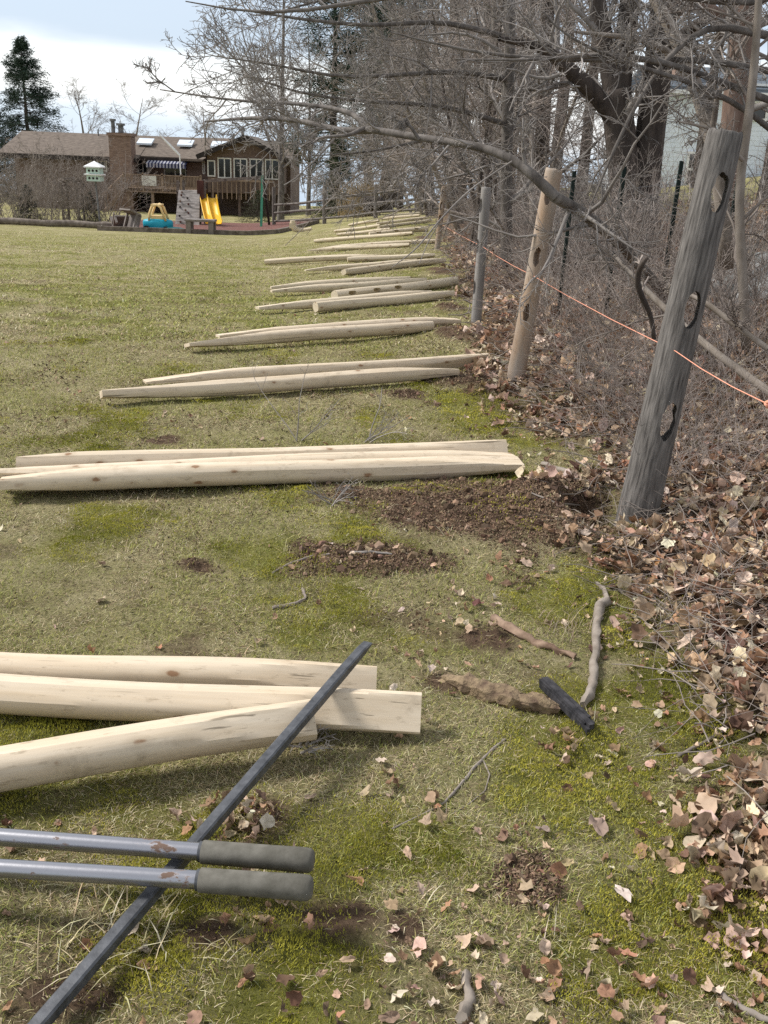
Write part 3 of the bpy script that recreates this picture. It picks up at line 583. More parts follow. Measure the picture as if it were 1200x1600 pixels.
def slotted_lying(a, b, r, ts, lab, seed):
    p0 = G0(*a, zbase, r + .01); p1 = G0(*b, zbase, r + .01)
    if p0[1] > 14:
        c = (p0[1] + p1[1]) / 2; p0 = P3(*a, c - .3); p1 = P3(*b, c + .3)
        for p in (p0, p1): p[2] = zbase(p[0], p[1]) + r + .01
    L = float(np.linalg.norm(p1 - p0)); me = rail_mesh(L, r, (0, 1, 0), (.0, 1, 0), seed, bend=.0).mesh('p'); cut = MB()
    for t in ts:
        pts = [(p[2], p[1], p[0]) for p in stadium(0, L * (t - .5), r * .8, .13, .3, .05, seed)]
        cut.prism([(x, -.5, z) for x, _, z in pts[::-1]], (0, 1, 0))
    me = bool_cut(me, cut.mesh('c'), [])
    lay('slotted_post', me, p0, p1, [M['rail_far'], M['rail_far']], lab, 'fence post', 'wooden fence posts with oval slots', roll=-.5)
slotted_lying((523, 463), (712, 440), .062, (.11, .30, .47), 'tan post with three oval slots lying among the fifth and sixth rails', 301)
slotted_lying((577, 367), (668, 356), .062, (.15, .45, .8), 'far tan slotted post lying on the lawn near the thicket', 302)

# ------------------------------------------------------------------ standing slotted posts
def post(base, top, ybase, r0, r1, holes, m, lab, seed, tilt_y=0.0, yaw=0.0, bury=.25, wob=.03, hole_w=.062, hole_h=.15):
    b = np.asarray(base, float); t = np.asarray(top, float); L = float(np.linalg.norm(t - b)); rg = np.random.default_rng(seed)
    K, S = 44, 32; zs = np.concatenate([np.linspace(-bury, L - .02, K), [L - .008, L]]); a = np.arange(S) * 2 * PI / S
    rr = r0 + (r1 - r0) * np.clip(zs / L, -.2, 1); rr = rr * (1 + .012 * np.sin(zs * 5 + 1) + .008 * np.sin(zs * 17)); rr[-2] *= .985; rr[-1] *= .93
    lob = 1 + .015 * np.sin(2 * a + 1) + .003 * np.sin(5 * a + seed)
    V = np.stack([rr[:, None] * (np.cos(a) * lob)[None], rr[:, None] * (np.sin(a) * lob)[None], np.repeat(zs[:, None], S, 1)], -1)
    V[-1, :, 2] += .004 * rg.normal(size=S)
    i = np.arange(len(zs) * S).reshape(-1, S); n = np.roll(i, -1, 1); mb = MB()
    mb.add(V.reshape(-1, 3), [np.stack([i[:-1], n[:-1], n[1:], i[1:]], -1).reshape(-1, 4), np.array([i[0][::-1]]), np.array([i[-1]])])
    cut = MB()
    for j, (h, dx) in enumerate(holes):
        cut.prism(stadium(dx, h, hole_w, hole_h, .3, wob, seed + j), (0, .6, 0))
    me = mb.mesh('post')
    if holes: me = bool_cut(me, cut.mesh('c'), [])
    me.materials.clear(); me.materials.append(m)
    me.polygons.foreach_set('use_smooth', np.ones(len(me.polygons), bool)); me.set_sharp_from_angle(angle=math.radians(40))
    w = Vector(t - b).normalized(); x = Vector((1, 0, 0)); x = (x - w * x.dot(w)).normalized(); y = w.cross(x)
    o = bpy.data.objects.new('fence_post', me); COL.objects.link(o)
    o.matrix_world = Matrix.Translation(b) @ (Matrix((x, y, w)).transposed() @ Matrix.Rotation(yaw, 3, 'Z')).to_4x4()
    tag(o, lab, 'fence post', 'wooden fence posts with oval slots'); return o
def upright(bpx, tpx, y=None, dy=0.0, sink=0.0):
    b = G0(*bpx, zbase) if y is None else P3(*bpx, y)
    if y is not None: b[2] = min(b[2], zg(b[0], b[1]))
    t = P3(*tpx, b[1] + dy); return b, t
def frac(b, t, px, py):                                 # height along the post nearest to a pixel
    ks = np.linspace(0, 1, 400); d = [math.hypot(*(np.subtract(proj(b + (t - b) * k), (px, py)))) for k in ks]; return float(np.linalg.norm(t - b)) * ks[int(np.argmin(d))]
b1, t1 = upright((992, 822), (1134, 205), dy=.12); POST1 = (b1, t1)
post(b1, t1, 0, .088, .070, [(frac(b1, t1, 1113, 300), .022), (frac(b1, t1, 1072, 483), .022), (frac(b1, t1, 1034, 655), .03)], M['old_post'], 'thick dark grey weathered post leaning right above the open hole', 11, yaw=-.18, bury=.4, wob=.07, hole_w=.058, hole_h=.16)
b2, t2 = upright((803, 603), (866, 264)); POST2 = (b2, t2)
post(b2, t2, 0, .064, .057, [(frac(b2, t2, 860, 306), .01), (frac(b2, t2, 845, 402), .012), (frac(b2, t2, 829, 488), .014)], M['tan_post'], 'leaning tan post with three oval slots behind the dark grey one', 12, yaw=-.5, bury=.3, wob=.08, hole_w=.045, hole_h=.125)
b3, t3 = upright((743, 513), (760, 293)); POST3 = (b3, t3)
post(b3, t3, 0, .050, .046, [(frac(b3, t3, 764, 322), 0), (frac(b3, t3, 757, 385), 0), (frac(b3, t3, 752, 450), 0)], M['grey_post'], 'slim silvery grey post standing nearly upright behind the tan post', 13, yaw=-1.25, bury=.3, hole_w=.05, hole_h=.13)
b4, t4 = upright((684, 372), (694, 291), y=19.5); POST4 = (b4, t4)
post(b4, t4, 0, .054, .052, [(frac(b4, t4, 693, 302), 0), (frac(b4, t4, 690, 322), 0), (frac(b4, t4, 688, 342), 0)], M['tan_post'], 'far small tan post half swallowed by the thicket edge', 14, yaw=-.4, bury=.3, hole_w=.05, hole_h=.16)

# the mason's line, tied from post to post
def line_pt(b, t, px, py, r):
    k = frac(b, t, px, py) / float(np.linalg.norm(t - b)); p = b + (t - b) * k; d = ray(px, py); q = np.array([0, 0, CAMH]) + d * (p[1] / d[1]); to = np.array([0, 0, CAMH]) - q; to /= np.linalg.norm(to); return q + to * (r + .004)
sp = [line_pt(b4, t4, 689, 350, .055), line_pt(b3, t3, 755, 386, .06), line_pt(b2, t2, 835, 432, .074), line_pt(b1, t1, 1056, 549, .092), P3(1205, 634, 2.95), P3(1330, 700, 2.2)]
pts = [sp[0]]
for a, b in zip(sp[:-1], sp[1:]):
    for k in (.33, .66, 1): q = a + (b - a) * k; q[2] -= .012 * math.sin(k * PI); pts.append(q)
s = MB(); s.tube(pts, .0019, 6)
q = P3(1196, 630, 2.98); s.tube([q, q + [.012, .0, .008], q + [.02, 0, -.004], q + [.008, 0, -.012], q], .006, 6)
tag(obj('string_line', s, mat('orange_twine', (.72, .26, .15), (.82, .42, .30), 200, None, .7, bst=0), loc=sp[3], smooth=180), 'taut orange pink mason string running along the fence posts', 'string')

# ------------------------------------------------------------------ tools
steel, nt, b = newmat('worn_chrome_tube')
vo = noise(nt, 14, 5, .6, None, None); rst = mr(nt, noise(nt, 16, 6, .7, None, (.5, 1, 1)), .56, .60)
nt.links.new(mixc(nt, rst, (.34, .34, .36), (.15, .10, .075)), b.inputs['Base Color']); nt.links.new(mr(nt, rst, 0, 1, .85, .1), b.inputs['Metallic']); nt.links.new(mr(nt, rst, 0, 1, .30, .85), b.inputs['Roughness']); bump(nt, b, noise(nt, 60, 4), .12, .002)
grip_m = mat('grey_rubber_grip', (.075, .07, .055), (.165, .155, .13), 26, (1, 1, 1), .8, .3, .7, .5, .002)
blk = mat('black_forged_steel', (.03, .032, .036), (.09, .094, .102), 40, None, .45, .3, .7, .5, .003, spec=.6)
def tool_pt(px, py, h):
    d = ray(px, py); o = np.array([0, 0, CAMH]); return o + d * ((h - CAMH) / d[2])
digger = thing('post_hole_digger', 'post hole digger lying across the black bar, two worn chrome handles with grey grips', 'digger', tool_pt(-100, 1340, 0.0))
for ends, hh in ((((-350, 1282), (316, 1331), (478, 1344)), (.10, .118, .121)), (((-350, 1336), (312, 1375), (476, 1387)), (.10, .118, .120))):
    A, B_, C_ = [tool_pt(px, py, h) for (px, py), h in zip(ends, hh)]
    d = nrm(C_ - B_); mb = MB(); mb.tube([A + (B_ - A) * k for k in np.linspace(0, 1, 12)] + [B_ + d * .02], .0185, 20)
    hnd = obj('handle', mb, steel, digger, loc=A, smooth=50)
    L = float(np.linalg.norm(C_ - B_)); ks = np.array([0, .004, .01, .3, .6, .9, .96, .99, 1.0]); rs = np.array([.0205, .0238, .0244, .0243, .0248, .0258, .0248, .020, .012])
    mb = MB(); mb.tube([B_ + d * (L * 1.08) * k for k in ks], rs, 24); obj('grip', mb, grip_m, hnd, loc=B_, smooth=60)
    mb = MB(); mb.tube([B_ - d * .006, B_ + d * .003], .0215, 20); obj('collar', mb, blk, hnd, loc=B_, smooth=40)
hp = tool_pt(-350, 1308, .08)
mb = MB(); th = np.linspace(-1.1, 1.1, 9)
for sg in (-1, 1):
    X = hp[0] - np.linspace(0, .32, 6)[:, None] * np.ones((1, 9)); Yb = hp[1] + sg * (.055 + .035 * np.cos(th))[None] * np.ones((6, 1)); Zb = hp[2] + .08 * np.sin(th)[None] * np.linspace(1, .8, 6)[:, None]
    mb.grid(X, Yb, Zb)
bl = obj('blade', mb, blk, digger, loc=hp, smooth=50); mo = bl.modifiers.new('thick', 'SOLIDIFY'); mo.thickness = .004
pa = tool_pt(508, 1082, .150); pb = tool_pt(62, 1600, .035)
dv = nrm(pa - pb)
tt = np.linspace(0, 1.5, 600); k = int(np.argmin([abs(proj(pa + dv * t)[1] - 1004) for t in tt])); tip = pa + dv * tt[k]; foot = pb - dv * .45
Lb = float(np.linalg.norm(tip - foot)); mb = MB(); S = 4; a = (np.arange(8) // 2) * PI / 2 + np.where(np.arange(8) % 2, .16, -.16) + PI / 4
side = nrm(np.cross(dv, [0, 0, 1.])); upv = np.cross(side, dv); rb = .0172
ks = [0, .01, Lb - .16, Lb - .045, Lb]; fw = [.9, 1, 1, 1.0, 1.0]; fh = [.9, 1, 1, .75, .16]
V = np.stack([foot + dv * kk + rb * (np.cos(a)[:, None] * w * side + np.sin(a)[:, None] * h * upv) for kk, w, h in zip(ks, fw, fh)])
i = np.arange(len(ks) * 8).reshape(-1, 8); n = np.roll(i, -1, 1); mb.add(V.reshape(-1, 3), [np.stack([i[:-1], n[:-1], n[1:], i[1:]], -1).reshape(-1, 4), np.array([i[0][::-1]]), np.array([i[-1]])])
tag(obj('digging_bar', mb, blk, loc=(pa + pb) / 2), 'long black steel digging bar propped over the nearest rails', 'digging bar')

# ------------------------------------------------------------------ sticks, bark and twigs on the ground
def gpath(pix, h=.012): return [G(px, py, h) for px, py in pix]
def stick(name, pix, r, m, lab, cat='stick', k=7, h=None, twigs=()):
    rg = np.random.default_rng(int(pix[0][0] * 7 + pix[0][1])); P = gpath(pix, h if h is not None else max(r[0], r[-1]) * .8) if not isinstance(pix[0], np.ndarray) else pix
    P = np.array(P); q = np.linspace(0, len(P) - 1, len(P) * 3); P2 = np.stack([np.interp(q, range(len(P)), P[:, c]) for c in range(3)], -1); P2 += rg.normal(size=P2.shape) * r[0] * .18
    R = np.interp(q, np.linspace(0, len(P) - 1, len(r)), r) * (1 + rg.normal(size=len(q)) * .08)
    mb = MB(); mb.tube(P2, R, k); mb.v[0] = mb.v[0] + rg.normal(size=mb.v[0].shape) * (r[0] + r[-1]) * (.06 if r[1] < .02 else .16)
    for tp, tr in twigs: T = np.array(gpath(tp, tr)); mb.tube(T, np.linspace(tr, tr * .5, len(T)), 5)
    return tag(obj(name, mb, m, loc=P[0], smooth=60 if r[1] < .02 else 25), lab, cat)
stick('stick', [(912, 1102), (925, 1075), (928, 1050), (930, 1015), (934, 975), (938, 945), (952, 940)], [.013, .015, .014, .014, .015, .018, .016], M['bark_pale'], 'thick pale grey stick curving up the moss below the hole', k=9, twigs=(((940, 945), (945, 920), (930, 912)),) and [([(950, 940), (944, 920), (932, 911)], .012), ([(936, 968), (943, 966)], .008)])
stick('bark_log', [(690, 1058), (722, 1068), (760, 1082), (800, 1094), (840, 1100), (872, 1108)], [.012, .028, .034, .034, .03, .018], mat('lichened_bark', (.10, .065, .045), (.27, .20, .12), 28, None, .95, .35, .65, 1.0, .02), 'lumpy rotten log with lichen lying in the moss', 'log', k=11, h=.012)
P = gpath([(846, 1062), (868, 1085), (895, 1112), (928, 1140)], .028); mb = MB()
rs_ = np.random.default_rng(3); Dv = P[-1] - P[0]; sdv = nrm(np.cross(Dv, [0, 0, 1.]))
for j in range(13):                                    # splintered strips side by side
    o_ = sdv * rs_.uniform(-.015, .015) + np.array([0, 0, rs_.uniform(-.008, .010)]); a_ = P[0] + Dv * rs_.uniform(0, .22) + o_; b_ = P[0] + Dv * rs_.uniform(.72, 1.04) + o_ + sdv * rs_.normal() * .008
    mb.beam(a_, b_, rs_.uniform(.006, .015), rs_.uniform(.008, .02))
tag(obj('bark_slab', mb, mat('charred_bark', (.012, .012, .014), (.055, .052, .055), 40, (1, 1, .4), .8, .3, .7, .9, .01), loc=P[0]), 'black broken slab of bark leaning on the rotten log', 'bark')
stick('stick', [(848, 725), (872, 733), (902, 742)], [.012, .014, .010], M['bark_pale'], 'short pale stick right of the second pile of rails')
stick('stick', [(788, 1155), (760, 1180), (740, 1200), (715, 1232), (690, 1258), (610, 1296)], [.0035, .004, .0035, .002], M['twig_pale'], 'thin pale forked twig lying on the moss below the squared rail end', twigs=[([(755, 1188), (765, 1210), (758, 1235), (730, 1258), (705, 1272)], .0022), ([(698, 1250), (697, 1275)], .002)])
stick('stick', [(1060, 1180), (1100, 1160), (1140, 1138)], [.005, .006, .004], M['twig_pale'], 'straight pale stick pointing right into the brush beside the moss mound')
stick('stick', [(1128, 1555), (1165, 1578), (1210, 1600)], [.006, .007, .007], M['twig_pale'], 'straight stick in the bottom right corner')
stick('stick', [(772, 965), (800, 985), (835, 1002), (870, 1015), (900, 1026)], [.014, .017, .014, .01, .01], mat('brown_rotten_wood', (.12, .075, .05), (.30, .21, .15), 20, None, .9), 'brown crumbling branch piece above the lichened log', k=8)
stick('stick', [(425, 950), (455, 945), (478, 935), (474, 920)], [.006, .007, .006, .005], M['cane'], 'dark crooked root at the lower left of the dug soil')
stick('stick', [(425, 895), (455, 880), (490, 868), (515, 866)], [.004, .005, .004], M['cane'], 'thin dark arched twig left of the dug soil')
stick('stick', [(550, 862), (580, 862), (612, 866)], [.006, .006, .003], M['twig'], 'brown straight twig across the dug soil')
stick('stick', [(830, 770), (865, 785), (905, 790)], [.004, .005, .004], M['twig_pale'], 'thin pale twig beside the dug soil in front of the grey post')
stick('stick', [(720, 1590), (735, 1560), (728, 1520)], [.012, .012, .008], M['bark_pale'], 'stubby pale stick on the moss at the bottom of the frame')
rg = np.random.default_rng(77)
def seedling(name, px, py, n, hgt, lab, lean=(0, 0), m='twig', spread=.5):
    g = G(px, py); N = n; d0 = nrm(rg.normal(size=(N, 3)) * [spread, spread, .15] + [lean[0], lean[1], .55]); P = walk(rg, np.repeat(g[None], N, 0) + rg.normal(size=(N, 3)) * [.02, .02, 0], d0, rg.uniform(.5, 1, N) * hgt, 6, .12, .0)
    R = np.linspace(.004, .0015, 6)[None] * np.ones((N, 1)); mb = MB(); mb.tubes(P, R, 4); C, CRr = grow(rg, P, R, 5, .2, .95, .45, 45, 4, .2, 0, .6, .4, .0011); mb.tubes(C, CRr, 3); C2, R2 = grow(rg, C, CRr, 2, .2, .95, .5, 45, 3, .2, 0, .7, .5, .001); mb.tubes(C2, R2, 3)
    tag(obj(name, mb, M[m], loc=g), lab, 'plant')
seedling('bare_seedling', 470, 690, 4, .55, 'sparse bare seedling sprawling on the lawn between second and third rail piles', (.5, .1))
seedling('bare_seedling', 575, 690, 5, .40, 'low tangle of bare twigs in the grass behind the second pile', (.2, .2))
seedling('bare_seedling', 520, 785, 7, .22, 'small dry twiggy tuft in front of the second pile of rails', (.1, 0))
seedling('bare_seedling', 480, 1165, 9, .13, 'wiry dead weed under the slanting rail end beside the bar', (.2, 0))

# ------------------------------------------------------------------ the brown house across the lawn
M['siding'] = mat('brown_brick_siding', (.11, .075, .06), (.19, .135, .11), 3, (1, 1, 14), .85, .42, .58, .3, .02)
M['chim'] = mat('chimney_brick', (.16, .105, .08), (.26, .18, .14), 2.2, (1, 1, 9), .85, .42, .58, .5, .02)
M['shingle'] = mat('brown_shingles', (.105, .083, .067), (.185, .15, .12), 3, (1, 2, 2), .9, .35, .65, .4, .03)
M['fascia'] = mat('dark_fascia', (.022, .017, .015), (.04, .03, .026), 3, bst=0)
M['trim'] = mat('cream_trim', (.55, .53, .49), (.66, .64, .60), 4, bst=0)
M['glass'] = mat('dark_window_glass', (.012, .014, .016), (.03, .034, .036), .6, None, .08, .4, .6, 0, spec=.5)
M['deckwood'] = mat('weathered_deck_wood', (.17, .115, .08), (.30, .22, .165), 4, (1, 1, .4), .85, .35, .65, .3)
M['metal'] = mat('dull_flue_metal', (.10, .10, .10), (.2, .2, .2), 4, bst=0, metal=.3, rough=.5)
M['skylight'] = mat('skylight_glass', (.55, .62, .68), (.70, .75, .80), 1, None, .12, bst=0)
M['white'] = mat('white_paint', (.72, .72, .70), (.80, .80, .79), 4, bst=0)
def house():
    Y = 80.0
    X = lambda px, py=270, y=Y: P3(px, py, y)[0]
    Zm = lambda *ps, y=Y: float(np.mean([P3(a, b, y)[2] for a, b in ps]))
    gz = float(zg(X(230, 330), Y)) - .6
    x0, x1 = X(14, 240), X(176, 250); xm = X(320, 250); xr = X(455, 260); ze = Zm((12, 236), (178, 249)); zr = Zm((33, 207), (180, 213), y=84.5); zd = Zm((205, 291), (300, 297), y=78)
    h = thing('house', 'low brown brick house with a long shingle roof, raised deck and glazed gable room', 'house', (X(230), Y, gz))
    w = MB(); w.box(x0 + .4, x1 + 1.5, Y, Y + 9, gz, ze); w.box(x1 + 1.5, xr - .2, Y + 1.4, Y + 9, gz, ze + .4); w.box(X(290, 270), X(322, 270), Y + .5, Y + 1.4, zd, ze)
    sx0, sx1 = X(322, 260, 77), X(440, 265, 77); zs0 = Zm((340, 302), (400, 303), y=77); zs1 = Zm((322, 244), (445, 248), y=77); zpk = Zm((385, 215), y=77); xpk = X(385, 215, 77)
    w.box(sx0 + .1, sx1 - .1, 77, Y + 1.4, zs0 + .02, zs1 + .25); w.prism([(sx0 + .1, 77, zs1 + .26), (sx1 - .1, 77, zs1 + .26), (xpk, 77, zpk - .12)], (0, .2, 0))
    for px in (330, 372, 415): w.box(X(px, 310, 77.2), X(px, 310, 77.2) + .18, 77.2, 77.38, gz, zs0)
    obj('wall', w, M['siding'], h)
    # roofs
    r = MB(); rl = X(0, 232); yr = Y + 4.5; hip = X(34, 206, 84.5); ov = .7
    def slab(pts, t=.14):
        r.prism(pts, (0, 0, t))
    slab([(rl, Y - ov, ze - .1), (x1 + 2.2, Y - ov, ze - .1), (x1 + 2.2, yr, zr), (hip, yr, zr)]); slab([(rl, Y - ov, ze - .1), (hip, yr, zr), (rl, Y + 9 + ov, ze - .1)]); slab([(hip, yr, zr), (xr, yr, zr), (xr, Y + 9.7, ze), (rl, Y + 9.7, ze)])
    slab([(x1 + 2.2, Y - .1, ze + .05), (xm - .3, Y - .1, ze + .05), (xm - .3, yr, zr), (x1 + 2.2, yr, zr)])
    xa, xb_ = X(283, 235), X(330, 240); slab([(xa, Y - ov, ze - .05), (xm, Y - ov, ze - .05), (xm + 2.5, yr, zr + .02), (xa + .9, yr, zr + .02)], .17)
    slab([(xm, Y - .3, ze + .1), (xr, Y - .3, ze + .1), (xr, yr, zr - .05), (xm, yr, zr - .05)], .12)
    ge = .55
    for sx in (sx0 - ge, sx1 + ge): slab([(sx, 76.3, zs1 - .1), (xpk, 76.3, zpk), (xpk, 83.5, zpk), (sx, 83.5, zs1 - .1)], .16)
    rf = obj('roof', r, M['shingle'], h)
    f = MB(); f.beam((rl, Y - ov - .06, ze - .16), (x1 + 2.2, Y - ov - .06, ze - .16), .08, .30); f.beam((x1 + 2.2, Y - .2, ze - .02), (xm - .3, Y - .2, ze - .02), .08, .26)
    f.box(rl + .3, x1, Y - ov, Y, ze - .30, ze - .22)
    for sx in (sx0 - ge, sx1 + ge): f.beam((sx, 76.2, zs1 - .1), (xpk, 76.2, zpk), .12, .34)
    obj('fascia', f, M['fascia'], h)
    for px, py, ww in ((227, 219, 1.2), (290, 222, 1.2), (342, 224, 1.2)):
        y = 82.3; q = P3(px, py, y); b = MB(); sl = (zr - ze) / (yr - Y + .1); b.prism([(q[0] - ww / 2, y - .5, ze + .1 + (y - .5 - Y) * sl + .28), (q[0] + ww / 2, y - .5, ze + .1 + (y - .5 - Y) * sl + .28), (q[0] + ww / 2, y + .6, ze + .1 + (y + .6 - Y) * sl + .28), (q[0] - ww / 2, y + .6, ze + .1 + (y + .6 - Y) * sl + .28)], (0, 0, .14)); obj('skylight', b, M['skylight'], rf, loc=q)
    # chimney
    cx0, cx1 = X(173, 240, 79), X(207, 240, 79); zt = Zm((175, 211), (203, 214), y=79); b = MB(); b.box(cx0, cx1, 78.6, Y, gz, zt); b.box(cx0 - .12, cx1 + .12, 78.5, Y + .1, zt, zt + .22)
    ch = obj('chimney', b, M['chim'], h); 
    for px, hh, rr in ((177, .85, .19), (189, .55, .26)):
        q = P3(px, 205, 79.2); b = MB(); b.tube([(q[0], 79.2, zt + .2), (q[0], 79.2, zt + .2 + hh)], rr * .8, 10); b.tube([(q[0], 79.2, zt + .2 + hh), (q[0], 79.2, zt + .36 + hh)], rr * 1.3, 10); obj('flue', b, M['metal'], ch, loc=q)
    for px, py in ((154, 214), (379, 207), (388 + 47, 212)):
        q = P3(px, py, 84); b = MB(); b.tube([(q[0], 84, zr - .3), (q[0], 84, zr + (.75 if px != 154 else .5))], .11 if px > 200 else .05, 8)
        if px > 200: b.tube([(q[0], 84, zr + .75), (q[0], 84, zr + 1.0)], [.24, .2], 8)
        obj('roof_vent', b, M['metal'], rf, loc=q)
    # windows and doors: frame with pane set back inside
    def window(px0, px1, py0, py1, y, nm='window', mull=0, rows=1):
        a = P3(px0, py0, y); c = P3(px1, py1, y); xa, xb2, z1, z0 = a[0], c[0], a[2], c[2]; t = .09; b = MB()
        b.box(xa, xb2, y - .09, y + .02, z1 - t, z1); b.box(xa, xb2, y - .09, y + .02, z0, z0 + t); b.box(xa, xa + t, y - .085, y + .015, z0 + t, z1 - t); b.box(xb2 - t, xb2, y - .085, y + .015, z0 + t, z1 - t)
        for k in range(mull): xx = xa + (xb2 - xa) * (k + 1) / (mull + 1); b.box(xx - .045, xx + .045, y - .08, y + .01, z0 + t, z1 - t)
        fr = obj(nm, b, M['trim'], h, loc=a); p = MB(); p.box(xa + .03, xb2 - .03, y - .03, y - .005, z0 + .03, z1 - .03); obj('pane', p, M['glass'], fr, loc=a)
    window(214, 233, 245, 272, Y + 1.4, 'window', 1); window(256, 292, 250, 288, Y + 1.4, 'door', 1); window(316, 321, 247, 272, Y + .5)
    for a in ((340, 362), (365, 387), (390, 412), (414, 437)): window(a[0], a[1], 246 + (a[0] - 340) * .03, 279 + (a[0] - 340) * .03, 77, 'window', 1)
    window(324, 337, 250, 276, 77, 'window'); window(208, 240, 301, 325, Y + 1.4, 'window', 2); window(140, 168, 250, 268, Y, 'window', 1)
    # awning over the patio door
    a = P3(238, 233, Y + 1.3); c = P3(299, 238, Y + 1.3); b = MB(); n = 24
    for k in range(n): xx = a[0] + (c[0] - a[0]) * k / n; b.prism([(xx, Y + 1.3, ze + .3), (xx + (c[0] - a[0]) / n * .98, Y + 1.3, ze + .3), (xx + (c[0] - a[0]) / n * .98, Y - .9, ze - .35), (xx, Y - .9, ze - .35)], (0, 0, .05), mi=k % 2); b.box(xx, xx + (c[0] - a[0]) / n * .98, Y - .93, Y - .9, ze - .62, ze - .3, mi=k % 2)
    obj('awning', b, [mat('faded_awning_stripe', (.30, .30, .33), (.38, .38, .41), 3, bst=0), mat('navy_canvas', (.02, .022, .06), (.03, .035, .09), 3, bst=0)], h)
    # deck
    dk = MB(); dx0, dx1, dx2 = X(194, 291, 76.5), X(314, 296, 76.5), X(404, 300, 76.5); dk.box(dx0, dx1, 76.5, Y + 1.4, zd - .3, zd)
    for px in (198, 236, 276, 311): dk.box(X(px, 300, 76.6), X(px, 300, 76.6) + .2, 76.6, 76.8, gz, zd - .3)
    deck = obj('deck', dk, M['deckwood'], h)
    rl_ = MB(); zt = zd + 1.0; dl = X(186, 290, 76.5)
    rl_.box(dx0, dx1, 76.46, 76.6, zt - .07, zt); rl_.box(dx0, dx1, 76.48, 76.56, zd + .1, zd + .18); rl_.box(sx0 + .5, dx2 + 1.2, 76.3, 76.42, zt - .25, zt - .1)
    nb = 52
    for k in range(nb + 1): xx = dx0 + (dx1 - dx0) * k / nb; big = k % 13 == 0; rl_.box(xx - (.07 if big else .03), xx + (.07 if big else .03), 76.5 - (.04 if big else 0), 76.54, zd - .2, zt + (.1 if big else -.05))
    for k in range(14): xx = sx0 + .6 + (dx2 - sx0 + .6) * k / 13; rl_.box(xx - .035, xx + .035, 76.34, 76.4, zs0 - .9 + .5, zt - .2)
    rl_.beam((dx0, 76.5, zt - .04), (X(160, 318, 75.5), 75.5, gz + 1.9), .1, .1)
    for k in range(7): q = np.array([dx0, 76.5, zt]) + (np.array([X(160, 318, 75.5), 75.5, gz + 1.9]) - np.array([dx0, 76.5, zt])) * (k + 1) / 8; rl_.box(q[0] - .04, q[0] + .04, q[1] - .04, q[1] + .04, q[2] - 1.0, q[2])
    obj('railing', rl_, M['deckwood'], deck)
    st = MB(); e0 = np.array([dx0, 76.6, zd]); e1 = np.array([X(160, 332, 75.6), 75.6, gz + .6])
    for k in range(9): q = e0 + (e1 - e0) * (k + .5) / 9; st.box(q[0] - .22, q[0] + .22, q[1] - .3, q[1] + .9, q[2] - .06, q[2])
    st.beam(e0 + [0, -.35, -.15], e1 + [0, -.35, -.15], .06, .3); obj('stairs', st, M['deckwood'], h)
    # closed white patio umbrella leaning on the deck, and a pair of chairs
    b = MB(); A_ = P3(250, 211, 77.5); B_ = P3(281, 243, 77.5); b.tube([A_, A_ + (B_ - A_) * .5, B_], [.04, .10, .08], 8); pm = obj('canopy', b, M['white'], tag(link(bpy.data.objects.new('patio_umbrella', None), None, (B_[0], 77.5, zd)), 'closed white patio umbrella on a tilted arm standing on the deck', 'umbrella'))
    b = MB(); b.tube([B_, (B_[0] + .05, 77.5, zd)], .05, 8); obj('pole', b, M['white'], pm.parent, loc=B_)
    b = MB(); q = P3(232, 285, 76.4); b.box(q[0] - .5, q[0] + .6, 76.38, 76.44, zd + .2, zt - .1); tag(obj('towel', b, M['trim'], loc=q), 'pale cloth hung over the deck railing near the stairs', 'cloth')
    # power line behind the roof
    a = P3(-40, 200, 112); c = P3(700, 222, 112); b = MB(); b.tube([a + (c - a) * k - np.array([0, 0, 1.2 * math.sin(k * PI)]) for k in np.linspace(0, 1, 16)], .022, 4); tag(obj('power_line', b, M['fascia'], loc=a), 'thin cable hanging behind the brown house roof', 'cable')
house()

